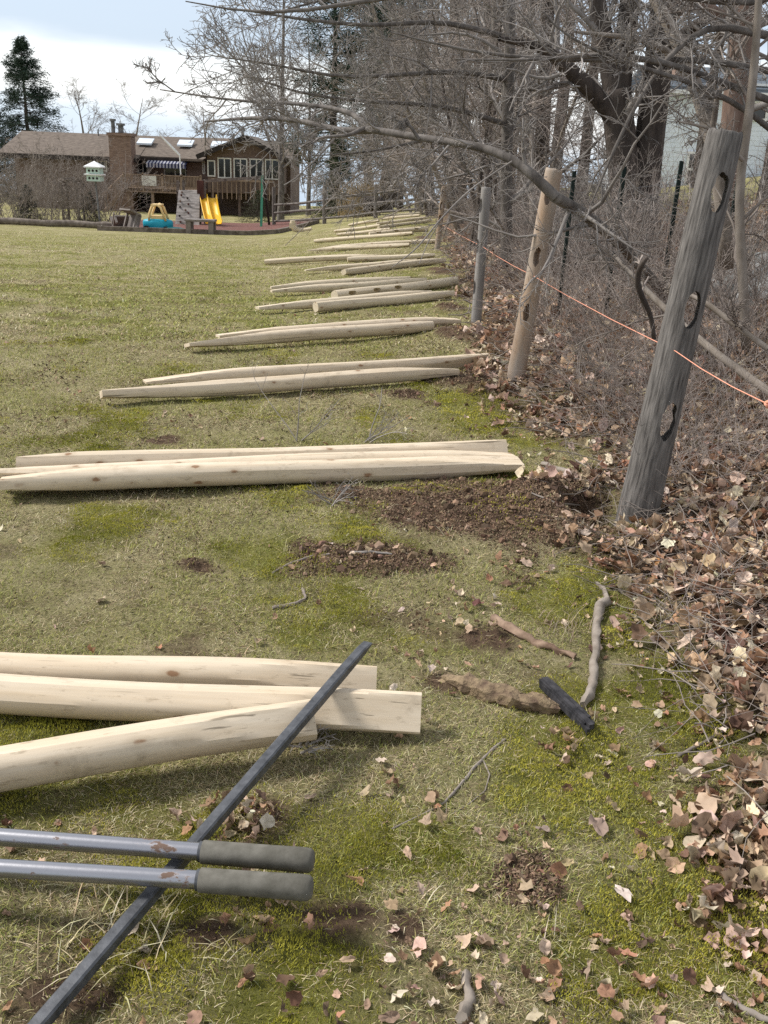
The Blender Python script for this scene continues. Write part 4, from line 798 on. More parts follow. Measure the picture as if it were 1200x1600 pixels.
# ------------------------------------------------------------------ playground and far lawn edge
PY = 42.0
def gp(px, py=350, y=PY): q = P3(px, py, y); return np.array([q[0], y, float(zg(q[0], y))])
def playground():
    f0, f1, f2, f3, f4 = gp(152, 357, 40), gp(432, 354, 41.5), gp(497, 338, 51), gp(446, 334, 58), gp(196, 340, 56)
    poly = [f0, f1, f2, f3, f4]; mb = MB(); c = np.mean(poly, 0); N = 40
    rim = []
    for a, b_ in zip(poly, poly[1:] + poly[:1]): rim += [a + (b_ - a) * k / N for k in range(N)]
    rim = np.array(rim); rings = [c + (rim - c) * k for k in (0.02, .2, .4, .6, .8, .985)]; V = np.array(rings); V[..., 2] = zg(V[..., 0], V[..., 1]) + .09
    i = np.arange(V.shape[0] * V.shape[1]).reshape(V.shape[:2]); n = np.roll(i, -1, 1); mb.add(V.reshape(-1, 3), [np.stack([i[:-1], i[1:], n[1:], n[:-1]], -1).reshape(-1, 4)])
    tag(obj('mulch_bed', mb, mat('red_brown_mulch', (.10, .04, .032), (.20, .10, .08), 12, None, .95, .35, .65, 1, .03), loc=c), kind='structure')
    tm = mat('grey_timber', (.10, .08, .065), (.22, .185, .155), 6, (1, 1, 1), .9)
    for a, b_, lab in ((f0, f1, 'long front timber edging the playground mulch bed'), (f1, f2, 'slanting right timber edging the red mulch'), (f2, f3, 'rear right timber edging the mulch bed by the fence')):
        mb = MB()
        for k in range(6): p, q = a + (b_ - a) * k / 6, a + (b_ - a) * (k + 1) / 6; p[2] = zg(p[0], p[1]) + .08; q[2] = zg(q[0], q[1]) + .08; mb.beam(p, p + (q - p) * .995, .16, .2)
        tag(obj('timber_edging', mb, tm, loc=a), lab, 'timber', 'timbers edging the playground')
    # play tower with climbing wall, slide and swing beam
    t = gp(300, 345, 52.0); ps = thing('playset', 'wooden play tower with climbing wall, yellow slide and one green swing leg', 'playset', t)
    dk = mat('dark_red_wood', (.05, .022, .017), (.10, .045, .035), 5, (1, 1, .3), .85)
    S = lambda px, py, y=52.0: P3(px, py, y)
    zt = S(300, 283)[2]; zp = S(300, 312)[2]; b = MB(); xa, xb2 = S(276, 300)[0], S(313, 300)[0]
    for x in (xa, xb2 - .12):
        for y in (52.0, 53.4): b.box(x, x + .12, y, y + .12, t[2] - .1, zt)
    b.box(xa, xb2, 52.0, 53.5, zp - .12, zp); b.box(xa, xb2, 51.96, 52.0, S(300, 298)[2] - .1, S(300, 298)[2]); 
    for k in range(9): xx = xa + .1 + (xb2 - xa - .2) * k / 8; b.box(xx, xx + .06, 51.95, 51.99, zp, S(300, 298)[2])
    obj('tower', b, tm, ps)
    b = MB(); b.box(S(309, 300)[0], S(319, 300)[0], 51.8, 52.1, zp - .3, zt + .05); obj('post', b, dk, ps)
    b = MB(); y1 = 51.85; tl, tr, bl, br = S(279, 298, 51.9), S(312, 298, 51.9), gp(273, 345, 50.8), gp(311, 345, 50.8); b.prism([bl, br, tr, tl], (0, .05, .03)); wl_ = obj('climbing_wall', b, mat('grey_plank_wall', (.16, .145, .13), (.34, .31, .285), 2, (1, 1, 6), .9, .4, .6), ps)
    for k in range(12):
        u, v = random.uniform(.1, .9), (k + .5) / 12; q = bl * (1 - u) * (1 - v) + br * u * (1 - v) + tl * (1 - u) * v + tr * u * v; b = MB(); b.tube([q + [0, -.03, 0], q + [0, -.08, .02]], [.06, .04], 6); obj('climbing_hold', b, [M['fascia'], dk, M['bark_red']][k % 3], wl_, loc=q)
    yl = mat('yellow_plastic', (.72, .40, .015), (.78, .46, .03), 3, None, .45, bst=0)
    for px0, py0, px1, py1, w_ in ((318, 312, 328, 341, .27), (331, 312, 340, 345, .33)):
        a = S(px0, py0, 51.9); c = gp(px1, py1, 50.2); b = MB(); K = 10; ks = np.linspace(0, 1, K); cur = np.stack([a + (c - a) * k + np.array([0, 0, -.16 * math.sin(k * PI)]) for k in ks]); cur[-1, 2] += .12
        prof = np.array([(-.5, .20), (-.46, .20), (-.40, .03), (0, 0), (.40, .03), (.46, .20), (.5, .20)]) * [w_ * 1.6, 1.0]
        X = cur[:, None, 0] + prof[None, :, 0]; Y = np.repeat(cur[:, 1:2], 7, 1); Z = cur[:, None, 2] + prof[None, :, 1] + .05; b.grid(X, Y, Z); o = obj('slide', b, yl, ps, loc=a, smooth=60); mo = o.modifiers.new('thick', 'SOLIDIFY'); mo.thickness = .04
    b = MB(); b.beam(S(316, 283), S(412, 277, 52.0), .12, .14); obj('swing_beam', b, tm, ps)
    gm = mat('green_painted_post', (.02, .13, .075), (.035, .17, .10), 5, bst=0, rough=.5)
    b = MB(); b.beam(gp(408, 353, 50.6), S(410, 275), .12, .12); obj('swing_leg', b, gm, ps); b = MB(); b.beam(gp(421, 348, 53.0), S(411, 275, 52.1), .1, .1); obj('swing_leg', b, M['fascia'], ps)
    for px in (330, 345, 372, 388): 
        b = MB(); a = P3(px, 281, 52.0); b.tube([a, a - [0, 0, 1.2]], .012, 4); obj('swing_rope', b, M['fascia'], ps, loc=a)
    # toys on the mulch
    tq = mat('turquoise_plastic', (.015, .30, .42), (.025, .36, .48), 3, None, .45, bst=0); cr = mat('faded_yellow_plastic', (.70, .48, .20), (.78, .58, .30), 3, None, .5, bst=0)
    g = gp(247, 351, 41.2); car = thing('toy_car', 'turquoise ride-on toy car with a yellow arched roof', 'toy car', g); b = MB(); N = 20; a = np.linspace(0, 2 * PI, N, endpoint=False)
    X = lambda r, h: g + np.stack([np.cos(a) * .62 * r, np.sin(a) * .36 * r, 0 * a + h], -1)
    rings = np.array([X(.8, .08), X(1, .18), X(1.02, .40), X(.94, .48), X(.6, .53), X(.02, .54)]); i = np.arange(6 * N).reshape(6, N); n = np.roll(i, -1, 1); b.add(rings.reshape(-1, 3), [np.stack([i[:-1], n[:-1], n[1:], i[1:]], -1).reshape(-1, 4)]); obj('body', b, tq, car, smooth=50)
    for sy in (-.26, .26):
        b = MB(); b.tube([g + [-.30, sy, .46], g + [-.27, sy, .75], g + [-.16, sy, 1.02], g + [.04, sy, 1.10], g + [.20, sy, .98], g + [.38, sy, .46]], .05, 8); obj('roof_pillar', b, cr, car, loc=g, smooth=180)
    b = MB(); b.box(-.2, .2, -.3, .3, 1.05, 1.11, c=g); b.box(-.24, .26, -.2, .2, .50, .66, c=g); obj('roof', b, cr, car)
    for sx in (-.4, .4):
        for sy in (-.34, .34): b = MB(); q = g + [sx, sy, .13]; b.tube([q - [0, .05, 0], q + [0, .05, 0]], .13, 14); obj('wheel', b, M['fascia'], car, loc=q)
    g = gp(270, 352, 41); b = MB(); rings = np.array([g + np.stack([np.cos(a) * r * (1 + .08 * np.cos(4 * a)), np.sin(a) * r * .7, 0 * a + h], -1) for r, h in ((.58, .02), (.60, .10), (.52, .16), (.3, .22), (.02, .24))]); i = np.arange(5 * N).reshape(5, N); n = np.roll(i, -1, 1); b.add(rings.reshape(-1, 3), [np.stack([i[:-1], n[:-1], n[1:], i[1:]], -1).reshape(-1, 4)])
    tag(obj('sandbox_lid', b, mat('dark_teal_plastic', (.02, .14, .14), (.04, .2, .19), 3, None, .5, bst=0), loc=g, smooth=40), 'low dark teal plastic sandbox lid in front of the toy car', 'sandbox')
    pg = mat('grey_brown_plastic', (.14, .12, .105), (.22, .19, .17), 3, None, .6, bst=0)
    g = gp(314, 354, 40.9); tb = thing('play_table', 'grey brown plastic play table at the front edge of the mulch', 'table', g); b = MB(); b.box(-.60, .60, -.35, .35, .50, .58, c=g); obj('tabletop', b, pg, tb)
    for sx in (-.56, .36):
        for sy in (-.32, .22): b = MB(); b.box(sx, sx + .2, sy, sy + .1, 0, .5, c=g); obj('leg', b, pg, tb, loc=g + [sx, sy, 0])
    for px, y, an, lab in ((190, 41.4, .5, 'tipped over grey plastic chair at the left end of the mulch'), (210, 40.9, -.6, 'dark grey toy seat lying on its side beside the toy car')):
        g = gp(px, 352, y); Rm = np.array(Matrix.Rotation(an, 3, 'Z') @ Matrix.Rotation(-.9 if an > 0 else 1.2, 3, 'X')); c = thing('toy_chair', lab, 'chair', g); o_ = g + [0, 0, .36]
        b = MB(); b.box(-.32, .32, -.3, .3, -.03, .03, R=Rm, c=o_); obj('seat', b, pg, c); b = MB(); b.box(-.32, .32, .28, .34, .0, .62, R=Rm, c=o_); obj('backrest', b, pg, c)
        for sx in (-.32, .26):
            b = MB(); b.box(sx, sx + .06, -.28, .28, .16, .24, R=Rm, c=o_); obj('armrest', b, pg, c); b = MB(); b.box(sx, sx + .07, -.28, -.2, -.36, .0, R=Rm, c=o_); obj('leg', b, pg, c)
    g = gp(468, 350, 40); b = MB(); q = np.array([g + [dx, 0, dz + .12] for dx, dz in ((-.28, .32), (-.27, .12), (-.2, 0), (0, -.05), (.25, -.04), (.5, .02))]); b.tube(q, [.10, .12, .13, .10, .09, .08], 10); b.box(-.40, -.16, -.12, .12, .14, .34, c=g); tag(obj('rocking_log', b, M['rail_far'], loc=g, smooth=60), 'bent pale log piece on the grass right of the mulch bed', 'log')
    # martin house on its pole
    b_ = gp(157, 352, 43); tp = P3(149, 283, 43); bh = thing('bird_house', 'two storey white and green bird house on a leaning pole', 'bird house', b_); b = MB(); b.tube([b_, tp], .04, 8); obj('pole', b, M['metal'], bh)
    gw = mat('pale_green_paint', (.42, .55, .47), (.5, .62, .54), 3, bst=0)
    for k in (0, 1):
        z0 = tp[2] + k * .30; b = MB(); b.box(-.28, .28, -.28, .28, z0, z0 + .24, c=(tp[0], tp[1], 0)); s_ = obj('storey', b, gw, bh); b = MB(); b.box(-.36, .36, -.36, .36, z0 + .24, z0 + .29, c=(tp[0], tp[1], 0)); obj('ledge', b, M['white'], bh)
        for dx in (-.16, 0, .16): b = MB(); q = np.array([tp[0] + dx, tp[1] - .285, z0 + .12]); b.tube([q + [0, .02, 0], q - [0, .006, 0]], .05, 10); obj('entrance', b, M['fascia'], s_, loc=q)
    b = MB(); z0 = tp[2] + .59; V = [(tp[0] + sx * .36, tp[1] + sy * .36, z0) for sx, sy in ((-1, -1), (1, -1), (1, 1), (-1, 1))] + [(tp[0], tp[1], z0 + .22)]; b.add(V, [[(0, 3, 2, 1)], [(0, 1, 4), (1, 2, 4), (2, 3, 4), (3, 0, 4)]]); obj('roof', b, M['white'], bh)
    # garden arbor, edging logs, garden bins behind the bushes
    g = gp(113, 348, 47); ar = thing('arbor', 'grey wooden garden arbor with a curved top among the left bushes', 'arbor', g)
    for px in (100, 124): 
        q = gp(px, 348, 47); b = MB(); b.box(-.05, .05, -.05, .05, 0, 1.7, c=q); b.box(-.05, .05, .75, .85, 0, 1.7, c=q)
        for k in range(5): b.box(-.02, .02, .0, .8, .3 * k + .2, .3 * k + .24, c=q)
        obj('side_panel', b, tm, ar)
    b = MB(); q0, q1 = gp(96, 348, 47), gp(128, 348, 47); cc = (q0 + q1) / 2; rr = (q1[0] - q0[0]) / 2
    for dy in (0, .8): b.tube([cc + [rr * math.cos(t), dy, 1.65 + .35 * math.sin(t)] for t in np.linspace(PI, 0, 10)], .06, 6)
    for t in np.linspace(PI, 0, 9): q = cc + [rr * math.cos(t), -.1, 1.72 + .35 * math.sin(t)]; b.beam(q, q + [0, 1.0, 0], .06, .04)
    obj('arch', b, tm, ar)
    for (a0, a1, lab) in ((-30, 72, 'long grey log edging the bed at the left of the lawn'), (72, 150, 'grey log edging the bed below the bird house'), (150, 178, 'short log stump end left of the playground')):
        a, c = gp(a0, 354, 42.5), gp(a1, 352, 42.5); b = MB(); b.tube([a + [0, 0, .14], (a + c) / 2 + [0, 0, .17], c + [0, 0, .14]], [.14, .15, .13], 10); tag(obj('edging_log', b, tm, loc=a, smooth=60), lab, 'log')
    # split-rail fence across the far end
    pp = [(428, 53, 292, 336), (507, 48.5, 267, 335), (587, 45.5, 288, 333), (667, 43, 285, 326)]
    fr = thing('split_rail_fence', 'old brown split-rail fence crossing the far end of the lawn', 'fence', gp(587, 333, 45.5)); F_ = []
    for px, y, t, bt in pp:
        a = gp(px, bt, y); zt = P3(px, t, y)[2] if px != 507 else P3(px, 290, y)[2]; b = MB(); b.tube([a - [0, 0, .2], [a[0], a[1], zt]], .10, 8); obj('post', b, M['bark_grey'], fr, loc=a); F_.append((a, zt - a[2]))
    F_ = F_ + [(gp(720, 320, 41.5), 1.3)]
    for (a, ha), (c, hc) in zip(F_[:-1], F_[1:]):
        for k in (.20, .52, .84): p, q = a + [0, 0, k * min(ha, 1.3)], c + [0, 0, k * min(hc, 1.3)]; b = MB(); b.tube([p, (p + q) / 2 + [0, 0, random.uniform(-.06, .04)], q], [.06, .07, .06], 6); obj('rail', b, M['bark_grey'], fr, loc=p)
    # ornamental grass clump and the black smoker behind the fence
    g = gp(563, 325, 52); rg = np.random.default_rng(4); n = 700; P = walk(rg, np.repeat(g[None], n, 0) + rg.normal(size=(n, 3)) * [.42, .3, 0], nrm(rg.normal(size=(n, 3)) * [.15, .15, 0] + [0, 0, 1]), rg.uniform(.9, 1.9, n), 5, .05, -.02); b = MB(); b.tubes(P, np.full((n, 1), .014) * np.linspace(1, .4, 5)[None], 3)
    tag(obj('ornamental_grass', b, mat('dry_tan_grass', (.34, .26, .15), (.52, .42, .27), 3, bst=0), loc=g), 'clump of tall dry tan grass beyond the split-rail fence', 'plant')
    g = gp(583, 323, 51); b = MB(); b.tube([g + [-.5, 0, .62], g + [-.42, 0, .62], g + [.42, 0, .62], g + [.5, 0, .62]], [.25, .36, .36, .25], 14); 
    gr = thing('grill', 'dark barrel shaped grill beyond the split-rail fence', 'grill', g); obj('barrel', b, M['fascia'], gr)
    for sx in (-.35, .33):
        for sy in (-.2, .2): b = MB(); b.box(sx, sx + .05, sy, sy + .05, 0, .5, c=g); obj('leg', b, M['fascia'], gr, loc=g + [sx, sy, 0])
playground()

# ------------------------------------------------------------------ beyond the thicket on the right
def neighbour():
    Y = 46.0; a = P3(1016, 138, Y); e = P3(1004, 285, Y); x0 = P3(1008, 200, Y)[0]; x1 = x0 + 11; ze = a[2]; gz = float(zg(x0, Y)) - .5; h = thing('house', 'pale blue white clapboard house behind the trees at the upper right', 'house', (x0 + 5, Y, gz))
    clap = mat('pale_blue_clapboard', (.68, .74, .80), (.76, .81, .86), 1.2, (1, 1, 1), .7, bst=0); slate = mat('dark_slate_roof', (.07, .085, .10), (.12, .14, .16), 3, bst=.2)
    b = MB(); b.box(x0, x1, Y, Y + 8, gz, ze)
    for k in range(int((ze - gz) / .2)): z = gz + .2 * k; b.prism([(x0 - .02, Y - .002, z), (x0 - .02, Y - .014, z), (x0 - .02, Y - .002, z + .19)], (x1 - x0 + .04, 0, 0))
    obj('wall', b, clap, h)
    zr = P3(1080, 110, Y + 4)[2]; b = MB(); b.prism([(x0 + .4, Y - .5, ze - .05), (x1 + .5, Y - .5, ze - .05), (x1 + .5, Y + 4, zr), (x0 + .4, Y + 4, zr)], (0, 0, .15)); b.prism([(x0 + .4, Y + 4, zr + .01), (x1 + .5, Y + 4, zr + .01), (x1 + .5, Y + 8.5, ze), (x0 + .4, Y + 8.5, ze)], (0, 0, .15)); rf = obj('roof', b, slate, h)
    q = P3(1064, 110, Y + 1); b = MB(); b.box(q[0] - .35, q[0] + .35, Y + .6, Y + 1.4, ze, zr + .5); obj('chimney', b, M['chim'], rf, loc=q)
    b = MB(); b.beam((x0 + .3, Y - .55, ze - .12), (x1 + .5, Y - .55, ze - .12), .12, .16); obj('gutter', b, M['white'], h)
    for px, py in ((1182, 160), (1090, 265), (1215, 245)):
        q = P3(px, py, Y - .05); b = MB(); w, hh = .55, .75
        for X0, X1, Z0, Z1 in ((-w, w, hh - .1, hh), (-w, w, -hh, -hh + .1), (-w, -w + .1, -hh + .1, hh - .1), (w - .1, w, -hh + .1, hh - .1), (-w + .1, w - .1, -.05, .05)): b.box(X0, X1, -.1, .02, Z0, Z1, c=q)
        f = obj('window', b, M['white'], h, loc=q); b = MB(); b.box(-w + .02, w - .02, -.03, 0, -hh + .02, hh - .02, c=q); obj('pane', b, M['glass'], f, loc=q)
    # wire fence on thin dark stakes, and the tumbled stone row in front of it
    wf = thing('wire_fence', 'thin wire mesh fence on dark green stakes behind the thicket', 'fence', gp(1055, 420, 9.5)); xs = [P3(px, 400, 9.5)[0] for px in (880, 955, 1040, 1130, 1220)]
    b = MB(); x0_, x1_ = xs[0], xs[-1] + .6; n = 46
    for k in range(n): x = x0_ + (x1_ - x0_) * k / (n - 1); z = float(zg(x, 9.5)); b.tube([(x, 9.5, z), (x, 9.5, z + 1.15)], .0018, 3, False)
    for k in range(11): b.tube([(x, 9.5, float(zg(x, 9.5)) + .05 + .11 * k) for x in np.linspace(x0_, x1_, 8)], .0018, 3, False)
    obj('wire_mesh', b, M['metal'], wf)
    for x in xs: z = float(zg(x, 9.5)); b = MB(); b.beam((x, 9.46, z - .1), (x + .02, 9.46, z + 1.35), .035, .03); obj('stake', b, mat('dark_green_steel', (.008, .016, .013), (.014, .024, .02), 5, bst=0) if 'dark_green_steel' not in bpy.data.materials else bpy.data.materials['dark_green_steel'], wf, loc=(x, 9.46, z))
    st = mat('mossy_grey_stone', (.12, .13, .12), (.34, .34, .33), 5, None, .9, .35, .65, .8, .03); rg = np.random.default_rng(12)
    for k, (px, py, sz) in enumerate(((1150, 455, .26), (1185, 440, .30), (1120, 470, .20), (1205, 470, .24), (1172, 480, .18), (1095, 440, .18), (965, 400, .17), (920, 415, .15), (990, 418, .14), (1060, 460, .16))):
        g = G(px, py); import bmesh; bm = bmesh.new(); bmesh.ops.create_icosphere(bm, subdivisions=3, radius=1)
        for v in bm.verts: c = v.co; n_ = 1 + .25 * math.sin(c.x * 3 + k) * math.cos(c.y * 2.6 + k * 2) + .12 * math.sin(c.z * 6 + k * 3 + c.x * 4); v.co = Vector((c.x * sz * 1.2 * n_, c.y * sz * n_, c.z * sz * .7 * n_))
        me = bpy.data.meshes.new('stone'); bm.to_mesh(me); bm.free(); me.materials.append(st); me.polygons.foreach_set('use_smooth', np.ones(len(me.polygons), bool)); o = bpy.data.objects.new('stone', me); link(o, None, g + [0, 0, sz * .3]); o.rotation_euler[2] = k
        tag(o, 'mossy grey field stone in the tumbled row beyond the brush', 'stone', 'field stones tumbled along the wire fence')
neighbour()

# ------------------------------------------------------------------ trees
def crown_mb(levels, sides):
    mb = MB()
    for (P, R), k in zip(levels, sides): mb.tubes(P, R, k)
    return mb
def make_tree(name, seed, kind, mbark, mtwig):
    """a bare tree standing at the origin: Empty > trunk, branches"""
    rg = np.random.default_rng(seed)
    if kind == 'tall':
        H, r0, n0 = 12.0, .17, 9; P = walk(rg, np.array([[0, 0, -.25]]), np.array([[rg.normal() * .06, rg.normal() * .06, 1.]]), np.array([H]), 14, .05, .06); R = r0 * np.linspace(1, .16, 14)[None] ** .9; R[0, 0] *= 1.35
        L1 = grow(rg, P, R, 24, .16, .97, .32, 55, 7, .12, .05, .5, .25, .012, .05); L2 = grow(rg, *L1, 8, .12, .98, .45, 45, 6, .14, .03, .55, .3, .006); L3 = grow(rg, *L2, 6, .15, 1, .5, 45, 5, .16, .02, .55, .4, .0042); L4 = grow(rg, *L3, 2, .2, 1, .55, 42, 3, .15, .01, .7, .5, .0035)
        if seed == 926: P = walk(rg, np.array([[0, 0, -.25]]), np.array([[rg.normal() * .06, rg.normal() * .06, 1.]]), np.array([H]), 14, .05, .06); L1 = grow(rg, P, R, 15, .2, .97, .30, 50, 7, .12, .05, .4, .25, .012, .05); L2 = grow(rg, *L1, 6, .12, .98, .45, 45, 6, .14, .03, .55, .3, .005); L3 = grow(rg, *L2, 4, .15, 1, .5, 45, 5, .16, .02, .55, .4, .0038); L4 = grow(rg, *L3, 1, .2, 1, .55, 42, 3, .15, .01, .7, .5, .0034)
    elif kind == 'under':                                # low spreading understorey tree, several stems
        n = int(rg.integers(2, 5)); P = walk(rg, rg.normal(size=(n, 3)) * [.12, .12, 0] - [0, 0, .2], nrm(rg.normal(size=(n, 3)) * [.35, .35, 0] + [0, 0, 1]), rg.uniform(4.5, 7.5, n), 11, .09, .03); R = rg.uniform(.04, .075, n)[:, None] * np.linspace(1, .2, 11)[None]
        L1 = grow(rg, P, R, 13, .14, .97, .5, 68, 8, .13, .0, .5, .25, .008, .06); L2 = grow(rg, *L1, 8, .1, .98, .42, 48, 6, .16, .02, .55, .3, .005); L3 = grow(rg, *L2, 6, .15, 1, .5, 46, 5, .18, .02, .6, .4, .0036); L4 = grow(rg, *L3, 2, .2, 1, .55, 45, 3, .15, 0, .7, .5, .003)
    else:                                                # 'vase': ascending, fine twigged, for the open lawn
        H = 12.5; P = walk(rg, np.array([[0, 0, -.2]]), np.array([[0, 0, 1.]]), np.array([H]), 14, .025, .08); R = .17 * np.linspace(1, .08, 14)[None]; R[0, 0] *= 1.3
        L1 = grow(rg, P, R, 34, .2, .97, .36, 48, 8, .08, .06, .42, .2, .014, .03); L2 = grow(rg, *L1, 8, .15, .98, .38, 38, 6, .12, .05, .5, .3, .008); L3 = grow(rg, *L2, 5, .15, 1, .5, 40, 4, .14, .03, .55, .4, .0065); L4 = grow(rg, *L3, 2, .2, 1, .6, 40, 3, .15, 0, .7, .6, .006)
    root = thing(name, None, 'tree'); 
    mb = MB(); mb.tubes(P, R, 10); obj('trunk', mb, mbark, root, smooth=180)
    obj('branches', crown_mb([L1, L2, L3, L4], [5, 4, 3, 3]), mtwig, root)
    return root
PROTO = {}
def plant_tree(kind, px, py, y, h, lab, group=None, name='bare_tree', rz=None, v=0, lean=None, sxy=None):
    """copy (the first time: move) the tree of this kind so that its foot is under pixel px at distance y"""
    key = (kind, v)
    base = {'tall': 12.0, 'under': 6.5, 'vase': 12.5}[kind]
    p = P3(px, py, y); z = float(zg(p[0], p[1])); sc = h / base; rz = random.uniform(0, 6.28) if rz is None else rz
    S = (sc * (sxy or 1), sc * (sxy or 1), sc)
    if key not in PROTO:
        mb_, mt_ = {('tall', 0): ('bark_grey', 'twig'), ('tall', 1): ('bark_dark', 'twig'), ('tall', 2): ('bark_dark', 'twig'), ('under', 0): ('bark_grey', 'twig'), ('under', 1): ('bark_pale', 'twig_pale'), ('under', 2): ('bark_dark', 'cane'), ('vase', 0): ('bark_grey', 'twig'), ('vase', 1): ('bark_pale', 'twig_pale')}[key]
        o = make_tree(name, 900 + 13 * v + {'tall': 0, 'under': 100, 'vase': 200}[kind], kind, M[mb_], M[mt_]); PROTO[key] = o
        o.location = (p[0], p[1], z); o.rotation_euler = (0, 0, rz); o.scale = S; o['label'] = lab
        if group: o['group'] = group
    else:
        o = dup(PROTO[key], (p[0], p[1], z), rz, S, lab)
        if group: o['group'] = group
        elif 'group' in o.keys(): del o['group']
    if lean: o.rotation_euler = (lean[0], lean[1], rz)
    return o
GR1, GR2, GR3 = 'tall bare trees in the row along the thicket', 'low spreading bare trees tangled along the fence line', 'pale leafless trees far behind the house roof'
LT, LU = 'tall straight bare tree in the crowded row behind the thicket', 'low branchy bare tree tangled into the row along the fence line'
for px, y, h, v in ((700, 38, 12, 0), (722, 31, 12, 1), (745, 26, 11, 0), (770, 33, 13, 1), (790, 22, 12, 2), (812, 28, 13, 2), (838, 19, 11.5, 2), (862, 27, 13, 2), (655, 52, 13, 0), (676, 44, 12, 1), (1082, 34, 13, 2), (1192, 24, 12, 2), (625, 60, 13, 1), (905, 30, 13, 2)):
    plant_tree('tall', px, 330, y, h, LT, GR1, v=v)
for px, y, h, v in ((742, 18, 6.5, 2), (722, 23, 6.5, 1), (770, 19, 6.5, 2), (690, 29, 7, 0), (672, 36, 7, 2), (735, 28, 7, 0), (830, 17, 6, 1), (660, 43, 7, 1), (645, 50, 7, 0), (745, 36, 7.5, 2)):
    plant_tree('under', px, 360, y, h, LU, GR2, v=v)
plant_tree('vase', 438, 300, 60, 15.5, 'slender bare tree standing at the right end of the house', v=0, rz=1.0)
plant_tree('vase', 482, 300, 72, 13, 'thinner bare tree between the house and the dark pines', v=0, rz=3.0)
for px, y, h, rz in ((137, 105, 11.6, 0), (199, 105, 11.4, 2), (330, 112, 12, 4), (368, 118, 11.0, 5)):
    plant_tree('vase', px, 230, y, h, 'pale leafless tree rising far behind the brown house roof', GR3, v=1, rz=rz, sxy=1.7)

# trees with a shape of their own, drawn as limb paths (pixel paths at a stated distance give the limbs' real places)
def limb(path, r, K=14):
    P = np.array([P3(a, b, y) for a, b, y in path]); q = np.linspace(0, len(P) - 1, K); Q = np.stack([np.interp(q, range(len(P)), P[:, c]) for c in range(3)], -1)
    for _ in range(2): Q[1:-1] = (Q[:-2] + 2 * Q[1:-1] + Q[2:]) / 4
    return Q, np.interp(q, np.linspace(0, len(P) - 1, len(r)), r)
def limb_tree(name, lab, trunks, limbs, seed, mb_, mt_, dens=9, lv=3, ang=50, cat='tree', ratio=.42, up=.02, tw=.0026, group=None, bare=()):
    rg = np.random.default_rng(seed); T = [limb(p, r) for p, r in trunks]; Ls = [limb(p, r) for p, r in limbs]
    g = T[0][0][0].copy(); root = thing(name, lab, cat, g, group)
    mb = MB(); P = np.stack([p for p, r in T]); R = np.stack([r for p, r in T]); mb.tubes(P, R, 14, True); obj('trunk', mb, M[mb_], root, smooth=180)
    if Ls:
        LP = np.stack([p for p, r in Ls]); LR = np.stack([r for p, r in Ls]); mb = MB(); mb.tubes(LP, LR, 9); obj('limb', mb, M[mb_], root, smooth=180)
        P = np.concatenate([P, LP]); R = np.concatenate([R, LR])
    L = [grow(rg, P, R, dens, .15, .98, ratio, ang, 7, .15, up, .45, .25, .006, .06, lmax=2.2)]
    for k in range(lv): L.append(grow(rg, *L[-1], (7, 6, 2.5)[k], .12, 1, .5, 46, (6, 5, 4)[k], .17, up, .6, .4, max(tw * (2 - .5 * k), tw)))
    tw_ = crown_mb(L, [6, 4, 3, 3, 3])
    for p, r in bare: q, rr = limb(p, r, 20); tw_.tube(q, rr, 6, False)
    obj('twigs', tw_, M[mt_], root); return root
limb_tree('forked_tree', 'big dark tree with twin leaning trunks behind the tan post',
          [([(985, 385, 13), (978, 300, 13), (968, 200, 13), (962, 140, 13)], [.24, .20, .19, .19]), ([(1000, 385, 13.1), (1008, 280, 13.1), (1024, 140, 13.1), (1036, 40, 13.1), (1046, -120, 13.1)], [.22, .19, .18, .17, .13])],
          [([(962, 150, 13), (950, 90, 13), (935, 20, 13), (915, -120, 13)], [.15, .12, .11, .08]), ([(966, 150, 13), (975, 80, 13), (985, 0, 13), (992, -120, 13)], [.15, .13, .12, .09]), ([(964, 190, 13), (925, 140, 12.8), (890, 110, 12.6), (845, 70, 12.2), (780, 60, 11.8)], [.13, .10, .09, .06, .03]), ([(1030, 100, 13), (1060, 60, 12.7), (1100, 30, 12.4), (1180, 10, 12)], [.10, .08, .06, .04])], 3, 'bark_dark', 'twig', 5, 2)
limb_tree('bare_tree', 'reddish brown trunk rising just behind the top of the dark grey post', [([(1138, 330, 12), (1143, 220, 12), (1154, 100, 12), (1166, 0, 12), (1172, -120, 12)], [.15, .14, .14, .13, .11])], [([(1160, 60, 12), (1120, 20, 11.8), (1060, -20, 11.5)], [.08, .06, .04]), ([(1166, 20, 12), (1200, -30, 11.8)], [.07, .05])], 4, 'bark_red', 'twig', 5, 2)
limb_tree('bare_tree', 'smooth pale grey trunk slanting up left from behind the dark grey post', [([(1135, 420, 7.5), (1128, 290, 7.5), (1105, 185, 7.6), (1068, 80, 7.7), (1030, 10, 7.8), (990, -60, 7.9)], [.055, .055, .052, .05, .042, .03])], [([(1090, 140, 7.6), (1045, 20 + 60, 7.4), (1000, 60, 7.2), (900, 50, 7)], [.03, .025, .02, .01])], 5, 'bark_pale', 'twig_pale', 5, 2, tw=.0018)
limb_tree('sapling', 'slim pale sapling standing right of the dark grey post', [([(1166, 545, 6.2), (1160, 420, 6.2), (1152, 300, 6.25), (1168, 200, 6.3), (1182, 80, 6.3), (1188, -60, 6.3)], [.032, .03, .028, .027, .024, .018])], [([(1160, 250, 6.2), (1110, 200, 6.0), (1060, 190, 5.9)], [.014, .010, .005])], 6, 'bark_pale', 'twig_pale', 7, tw=.0016)
